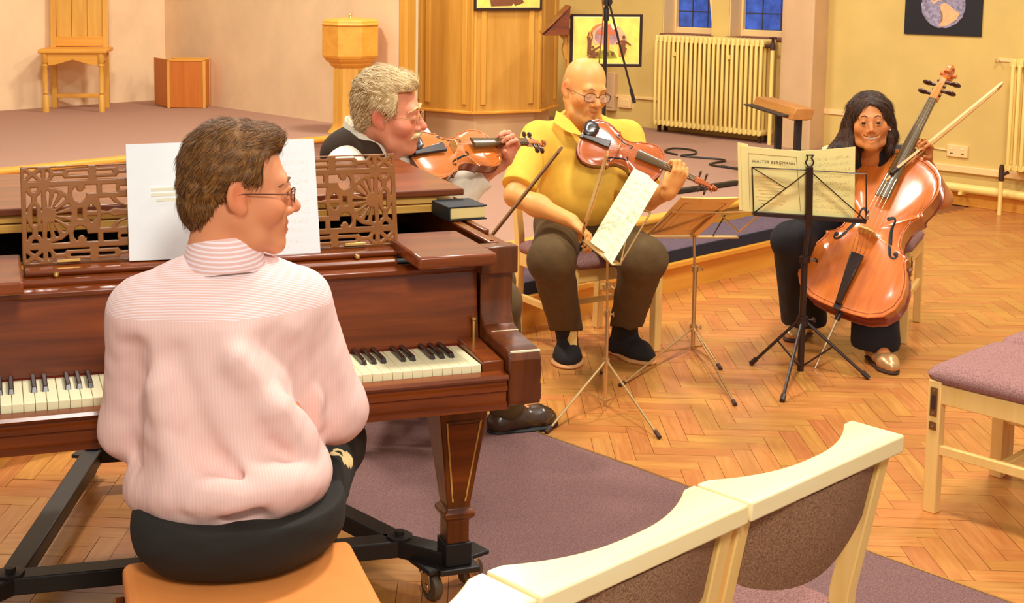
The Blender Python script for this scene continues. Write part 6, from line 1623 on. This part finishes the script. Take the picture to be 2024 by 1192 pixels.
# ---------------------------------------------------------------- the bald violinist
t, B = person('bald man in a yellow polo shirt and glasses playing the red brown violin', (.88, 5.66, 0))
J = dict(fwd=(.36, -.93, 0), pelvis=(.885, 5.69, .56), waist=(.885, 5.60, .72), chest=(.88, 5.60, .885), neck=(.885, 5.585, 1.025),
         shL=(1.070, 5.60, .940), shR=(.690, 5.55, .940), elL=(1.130, 5.42, .70), elR=(.575, 5.36, .725), wrL=(1.188, 5.262, .762), wrR=(.785, 5.20, .650),
         hipL=(.99, 5.68, .525), hipR=(.80, 5.62, .525), knL=(1.075, 5.20, .495), knR=(.705, 5.19, .495), anL=(1.070, 5.53, .105), anR=(.818, 5.47, .105), toeL=(1.165, 5.39, 0), toeR=(.798, 5.325, 0), armr=(.046, .040, .028))
H3 = Head((.875, 5.515, 1.152), (.36, -.90, -.20), sc=1.06, roll=R(-5))
fd = Field(); torso(fd, J, -.018)
for q in 'LR':
    arm(fd, J['sh' + q], J['el' + q], J['wr' + q], (.048, .046, .029)); leg_(fd, J['hip' + q], J['kn' + q], J['an' + q])
fd.ell(np.array(J['elR']) * .6 + np.array(J['wrR']) * .4, (.05, .045, .045), None, .03)
hand(fd, J['wrL'], (.42, -.22, .88), (-.25, .85, .35), 1, (38, 74, 44), 1.08, (-.2, .6, .75), .05, (0, 3, 3, 6))
hand(fd, J['wrR'], (.55, -.35, -.45), (.1, -.25, -.9), 1, (30, 42, 30), 1.0)
H3.add(fd, J['neck'], (.060, .068), nose=1.2, lids=True, chin2=1.1, cheek=1.12, jaw=1.12, smile=.10)
field_obj(fd, .0042, 'body', 'skin', t, B, 1, lambda P: H3.tint(P, col(232, 160, 88), col(226, 124, 72)))
m_ = J['m']
fd = Field(); torso(fd, dict(J, neck=(.885, 5.585, .985)), .010, (.185, .135, .15), (.195, .165, .15), (.19, .165, .11), .06); fd.ell(np.array(J['waist']) + V_(.025, -.055, -.005), (.175, .14, .14), m_, .06)
for q, tt in (('L', .80), ('R', .86)):
    s_, e_ = np.array(J['sh' + q]), np.array(J['el' + q]); fd.cap(s_, s_ * (1 - tt) + e_ * tt, .072, .074, .04); fd.plane(unit(e_ - s_), s_ * (1 - tt) + e_ * tt, box=((e_ - .13).tolist(), (s_ * .35 + e_ * .65 + V_(.12, .12, .10)).tolist()))
for a, b_, r in (((.80, 5.43, .93), (.84, 5.37, .74), .008), ((.99, 5.44, .90), (.95, 5.36, .74), .009), ((.88, 5.43, .88), (.90, 5.34, .70), .007), ((.70, 5.44, .90), (.735, 5.42, .72), .009), ((1.06, 5.50, .90), (1.05, 5.42, .74), .010)): fd.cap(a, b_, r, None, .03, None, True)
fd.cap(H3.p(0, .015, -.10), np.array(J['neck']) + V_(.0, -.02, -.02), .070, .072, .012, None, True); fd.cap((.872, 5.49, 1.02), (.852, 5.40, .93), .066, .018, .01, None, True)
fd.warp(lambda P: .0035 * wave(P * np.array([1, 1, .5]), 48, 51)); fd.plane((0, 0, -1), (0, 0, .575))
M['polo_yellow'] = simple('polo_yellow', (236, 186, 64), .85, nz=(20, .03), bmp=(300, .12, .001))
field_obj(fd, .0055, 'polo_shirt', 'polo_yellow', t, B, 2)
MB().loft([[tuple(np.array(p) + V_(d * .3, d, 0) - B) for p in ((.758, 5.515, 1.062), (.806, 5.455, 1.030), (.858, 5.402, .968), (.790, 5.418, .985), (.742, 5.470, 1.018))] for d in (0, .007)]).obj('collar', 'polo_yellow', t, .002)
# polo collar: two soft flaps
for x in (-1, 1):
    nkc = np.array(J['neck']) + V_(.005, -.01, 0); pts_o, pts_i = [], []
    for k in range(9):
        a = R(90 - x * (8 + k * 17)) if x > 0 else R(90 + (8 + k * 17)); rr = .082 + .016 * (k / 8); z = .028 - .095 * (k / 8) ** 1.4
        pts_i.append(nkc + m_ @ V_(rr * math.cos(a), -rr * math.sin(a) * 1.05, z)); pts_o.append(nkc + m_ @ V_((rr + .040 - .010 * (k == 8)) * math.cos(a), -(rr + .040) * math.sin(a) * 1.02, z - .032 - .010 * (k > 5)))
    vs = [tuple(p - B) for p in pts_i] + [tuple(p - B) for p in pts_o] + [tuple(p - B + m_ @ V_(0, 0, .006)) for p in pts_i] + [tuple(p - B + m_ @ V_(0, 0, .006)) for p in pts_o]
    n_ = 9; fs = []
    for k in range(n_ - 1): fs += [(k, k + 1, n_ + k + 1, n_ + k), (2 * n_ + k, 3 * n_ + k, 3 * n_ + k + 1, 2 * n_ + k + 1), (k, 2 * n_ + k, 2 * n_ + k + 1, k + 1), (n_ + k, n_ + k + 1, 3 * n_ + k + 1, 3 * n_ + k)]
    fs += [(0, n_, 3 * n_, 2 * n_), (n_ - 1, 3 * n_ - 1, 4 * n_ - 1, 2 * n_ - 1)]
    MB().add(vs, fs).obj('collar', 'polo_yellow', t, ang=60)
fd = trousers(J, (.104, .090, .066), hips=(.20, .165, .115), hem=.02, flare=.066); fd.ell(np.array(J['pelvis']) + V_(.02, -.08, .03), (.18, .12, .09), m_, .05)
for q in 'LR':
    kn, an = np.array(J['kn' + q]), np.array(J['an' + q])
    fd.plane((0, -.25, -1), an + V_(0, 0, .022), box=((an - .12).tolist(), (an + V_(.12, .12, .06)).tolist()))
fd.warp(lambda P: .003 * wave(P * np.array([1, 1, .7]), 60, 53)); fd.plane((0, 0, 1), (0, 0, .66), box=((0, 5, .5), (2, 6.2, 1.0)))
field_obj(fd, .006, 'trousers', 'trouser_olive', t, B, 2)
M['shoe_black'] = simple('shoe_black', (28, 20, 18), .85, bmp=(200, .2)); M['sole_tan'] = simple('sole_tan', (214, 152, 92), .7)
for q in 'LR':
    o = shoe(J, q, 'shoe_black', t, B, .17, .052, 'sole_tan')
    an, toe = np.array(J['an' + q]), np.array(J['toe' + q]); d = unit((toe - an) * V_(1, 1, 0)); s = np.cross(d, V_(0, 0, 1)); c = an * V_(1, 1, 0) + d * .075 + V_(0, 0, .078)
    MB().tube(spline([tuple(c + s * -.052 + V_(0, 0, -.045) - B), tuple(c + s * -.03 + V_(0, 0, -.004) - B), tuple(c + s * .03 + V_(0, 0, -.004) - B), tuple(c + s * .054 + V_(0, 0, -.045) - B)], 5), .017, 8, flat=.4).obj('strap', 'shoe_black', o)
for q in 'LR':
    fd = Field(); fd.cap(np.array(J['an' + q]) - V_(0, 0, .02), np.array(J['an' + q]) * .72 + np.array(J['kn' + q]) * .28, .046, .047, .01); field_obj(fd, .006, 'sock', 'shoe_black', t, B)
H3.brows(t, B, (190, 140, 92), .003, .0); H3.glasses(t, B, 'frame_brown', .0262, .0172, .0016, -.005)
# cropped grey fringe round the back of the head
fd = Field(); S_ = H3.s; fd.ell(H3.p(0, -.016, .020), V_(.0785, .0935, .072) * S_, H3.m, .02)
def hc3(P):
    q = H3.inv(P); return np.maximum(np.maximum(q[:, 1] - .012, q[:, 2] - .045), -(q[:, 2] + .045)) * S_
fd.clip(hc3)
for x in (-1, 1): fd.ell(H3.p(x * .086, -.008, .0), V_(.022, .026, .036) * S_, H3.m, .004, True)
field_obj(fd, .0035, 'hair', 'hair', t, B, 0, hcol(col(188, 132, 80), col(206, 152, 96), 4, 300), keep=1)

# ---------------------------------------------------------------- the cellist
t, B = person('smiling woman with long dark hair and black clothes playing the cello', (2.22, 5.95, 0))
J = dict(fwd=(-.42, -.90, 0), pelvis=(2.285, 6.03, .555), waist=(2.25, 5.93, .68), chest=(2.205, 5.80, .77), neck=(2.155, 5.665, .865),
         shL=(2.330, 5.735, .820), shR=(2.020, 5.730, .810), elL=(2.475, 5.69, .665), elR=(1.925, 5.68, .640), wrL=(2.365, 5.620, .845), wrR=(1.825, 5.60, .695),
         hipL=(2.36, 5.98, .525), hipR=(2.20, 6.04, .525), knL=(2.21, 5.74, .490), knR=(1.785, 5.56, .500), anL=(2.125, 5.455, .085), anR=(1.945, 5.84, .085), toeL=(2.130, 5.245, 0), toeR=(1.835, 5.735, 0), armr=(.043, .037, .025))
H4 = Head((2.105, 5.575, 1.010), (-.30, -.95, .06), sc=.95, roll=R(3))
fd = Field(); torso(fd, J, -.014, (.15, .105, .14), (.135, .10, .12), (.165, .12, .09))
for q in 'LR': arm(fd, J['sh' + q], J['el' + q], J['wr' + q], (.046, .046, .026)); leg_(fd, J['hip' + q], J['kn' + q], J['an' + q], (.08, .055, .034)); fd.cap(J['an' + q], np.array(J['an' + q]) * .35 + np.array(J['toe' + q]) * .65 + V_(0, 0, .016), .034, .024, .02)
hand(fd, J['wrL'], (-.10, -.42, .90), (-.85, -.42, -.05), 1, (42, 62, 36), .92, (.3, .5, .6), .06)
hand(fd, J['wrR'], (-.5, -.6, .1), (.1, .3, -.85), -1, (24, 30, 22), .90)
H4.add(fd, J['neck'], (.048, .054), nose=.9, smile=1.0, cheek=1.1, jaw=.95)
field_obj(fd, .0040, 'body', 'skin', t, B, 1, lambda P: H4.tint(P, col(204, 128, 70), col(206, 112, 66), col(170, 72, 50)))
H4.eyes(t, B, (.05, 0), (40, 24, 14), .0131); H4.brows(t, B, (58, 32, 18), .0026, .003, .008)
te = MB(); zc = -.0675
for k in range(10):
    k -= 1; x = (k - 3.5) * .0062; te.box(x - .0029, x + .0029, .078 - abs(k - 3.5) * .0012, .0900 - abs(k - 3.5) * .0016, zc - .0055 + .0012 * abs(k - 3.5), zc + .006 + .0006 * abs(k - 3.5))
o = te.obj('teeth', simple('teeth', (250, 232, 200), .3), t, .0006); o.matrix_local = Matrix.Translation(H4.c - B) @ Matrix((H4.m * H4.s).tolist()).to_4x4()
m_ = J['m']
fd = Field(); torso(fd, J, .008, (.155, .115, .14), (.145, .11, .13), (.175, .135, .10))
for q in 'LR': s_, e_ = np.array(J['sh' + q]), np.array(J['el' + q]); fd.cap(s_, s_ * .65 + e_ * .35, .066, .062, .03)
fd.cap(H4.p(0, .03, -.12), np.array(J['chest']) + m_ @ V_(0, .13, .05), .060, .030, .01, None, True)
fd.warp(lambda P: .003 * wave(P, 55, 61)); M['black_cloth'] = simple('black_cloth', (24, 20, 26), .85, bmp=(120, .2))
field_obj(fd, .0055, 'top', 'black_cloth', t, B, 2)
fd = trousers(J, (.090, .078, .074), hips=(.185, .15, .105), hem=.02, flare=.100)
for q in 'LR': an = np.array(J['an' + q]); fd.plane((0, 0, -1), an - V_(0, 0, .025), box=((an - .14).tolist(), (an + V_(.14, .14, .05)).tolist()))
fd.warp(lambda P: .003 * wave(P * np.array([1, 1, .5]), 55, 63)); field_obj(fd, .006, 'trousers', 'black_cloth', t, B, 2)
M['shoe_silver'] = simple('shoe_silver', (206, 160, 106), .3, .5)
for q in 'LR': shoe(J, q, 'shoe_silver', t, B, .05, .038, 'rubber', low=True)
# long hair: cap plus locks falling on both shoulders
fd = hair_field(H4, .013, .004); S_ = H4.s
def hc4(P):
    q = H4.inv(P); x, y, z = np.abs(q[:, 0]), q[:, 1], q[:, 2]
    rho = np.sqrt((x / (.058 + .10 * np.clip(-z - .03, 0, .1))) ** 2 + ((z + .018) / np.where(z > -.018, .098, .20)) ** 2)
    return np.where(y > .0, .05 * (1 - rho), -.05) * S_
fd.clip(hc4)
fd.chain([H4.p(.070, -.01, .07), H4.p(.084, -.016, .0), H4.p(.086, -.018, -.07), H4.p(.095, -.01, -.135), H4.p(.090, .02, -.185)], [.022, .024, .033, .042, .016], .03)
fd.chain([H4.p(.080, -.04, -.02), H4.p(.105, -.04, -.10), H4.p(.150, -.02, -.145), H4.p(.205, .0, -.165)], [.034, .038, .036, .014], .03)
fd.chain([H4.p(-.068, -.01, .07), H4.p(-.084, -.024, .0), H4.p(-.088, -.030, -.06), H4.p(-.082, -.015, -.12)], [.022, .020, .026, .022], .03)
fd.ell(H4.p(0, -.075, -.05), V_(.080, .045, .10), H4.m, .03)
fd.warp(lambda P: .003 * wave(P * np.array([1, 1, .35]), 150, 71))
hair = field_obj(fd, .0034, 'hair', 'hair', t, B, 0, hcol(col(30, 16, 8), col(70, 40, 20), 3, 120), keep=1)
strands(H4, t, B, 3500, hair, lambda q, n: (math.copysign(.7, q[0]), -.2, -.6) if q[2] > .06 else (math.copysign(.15, q[0]), 0, -1), .045, col(22, 12, 6), col(92, 54, 26), .0012, .003, 3)
MB().sphere(tuple(H4.p(-.084, .004, -.034) - B), .006, 10, 8).obj('earring', 'chrome', t)
MB().tube([tuple(np.array(J['wrL']) + unit(V_(-.1, -.42, .9)) * .10 + V_(-.02, -.012, 0) - B), tuple(np.array(J['wrL']) + unit(V_(-.1, -.42, .9)) * .105 + V_(-.022, -.014, .006) - B)], .010, 10).obj('ring', 'brass', t)
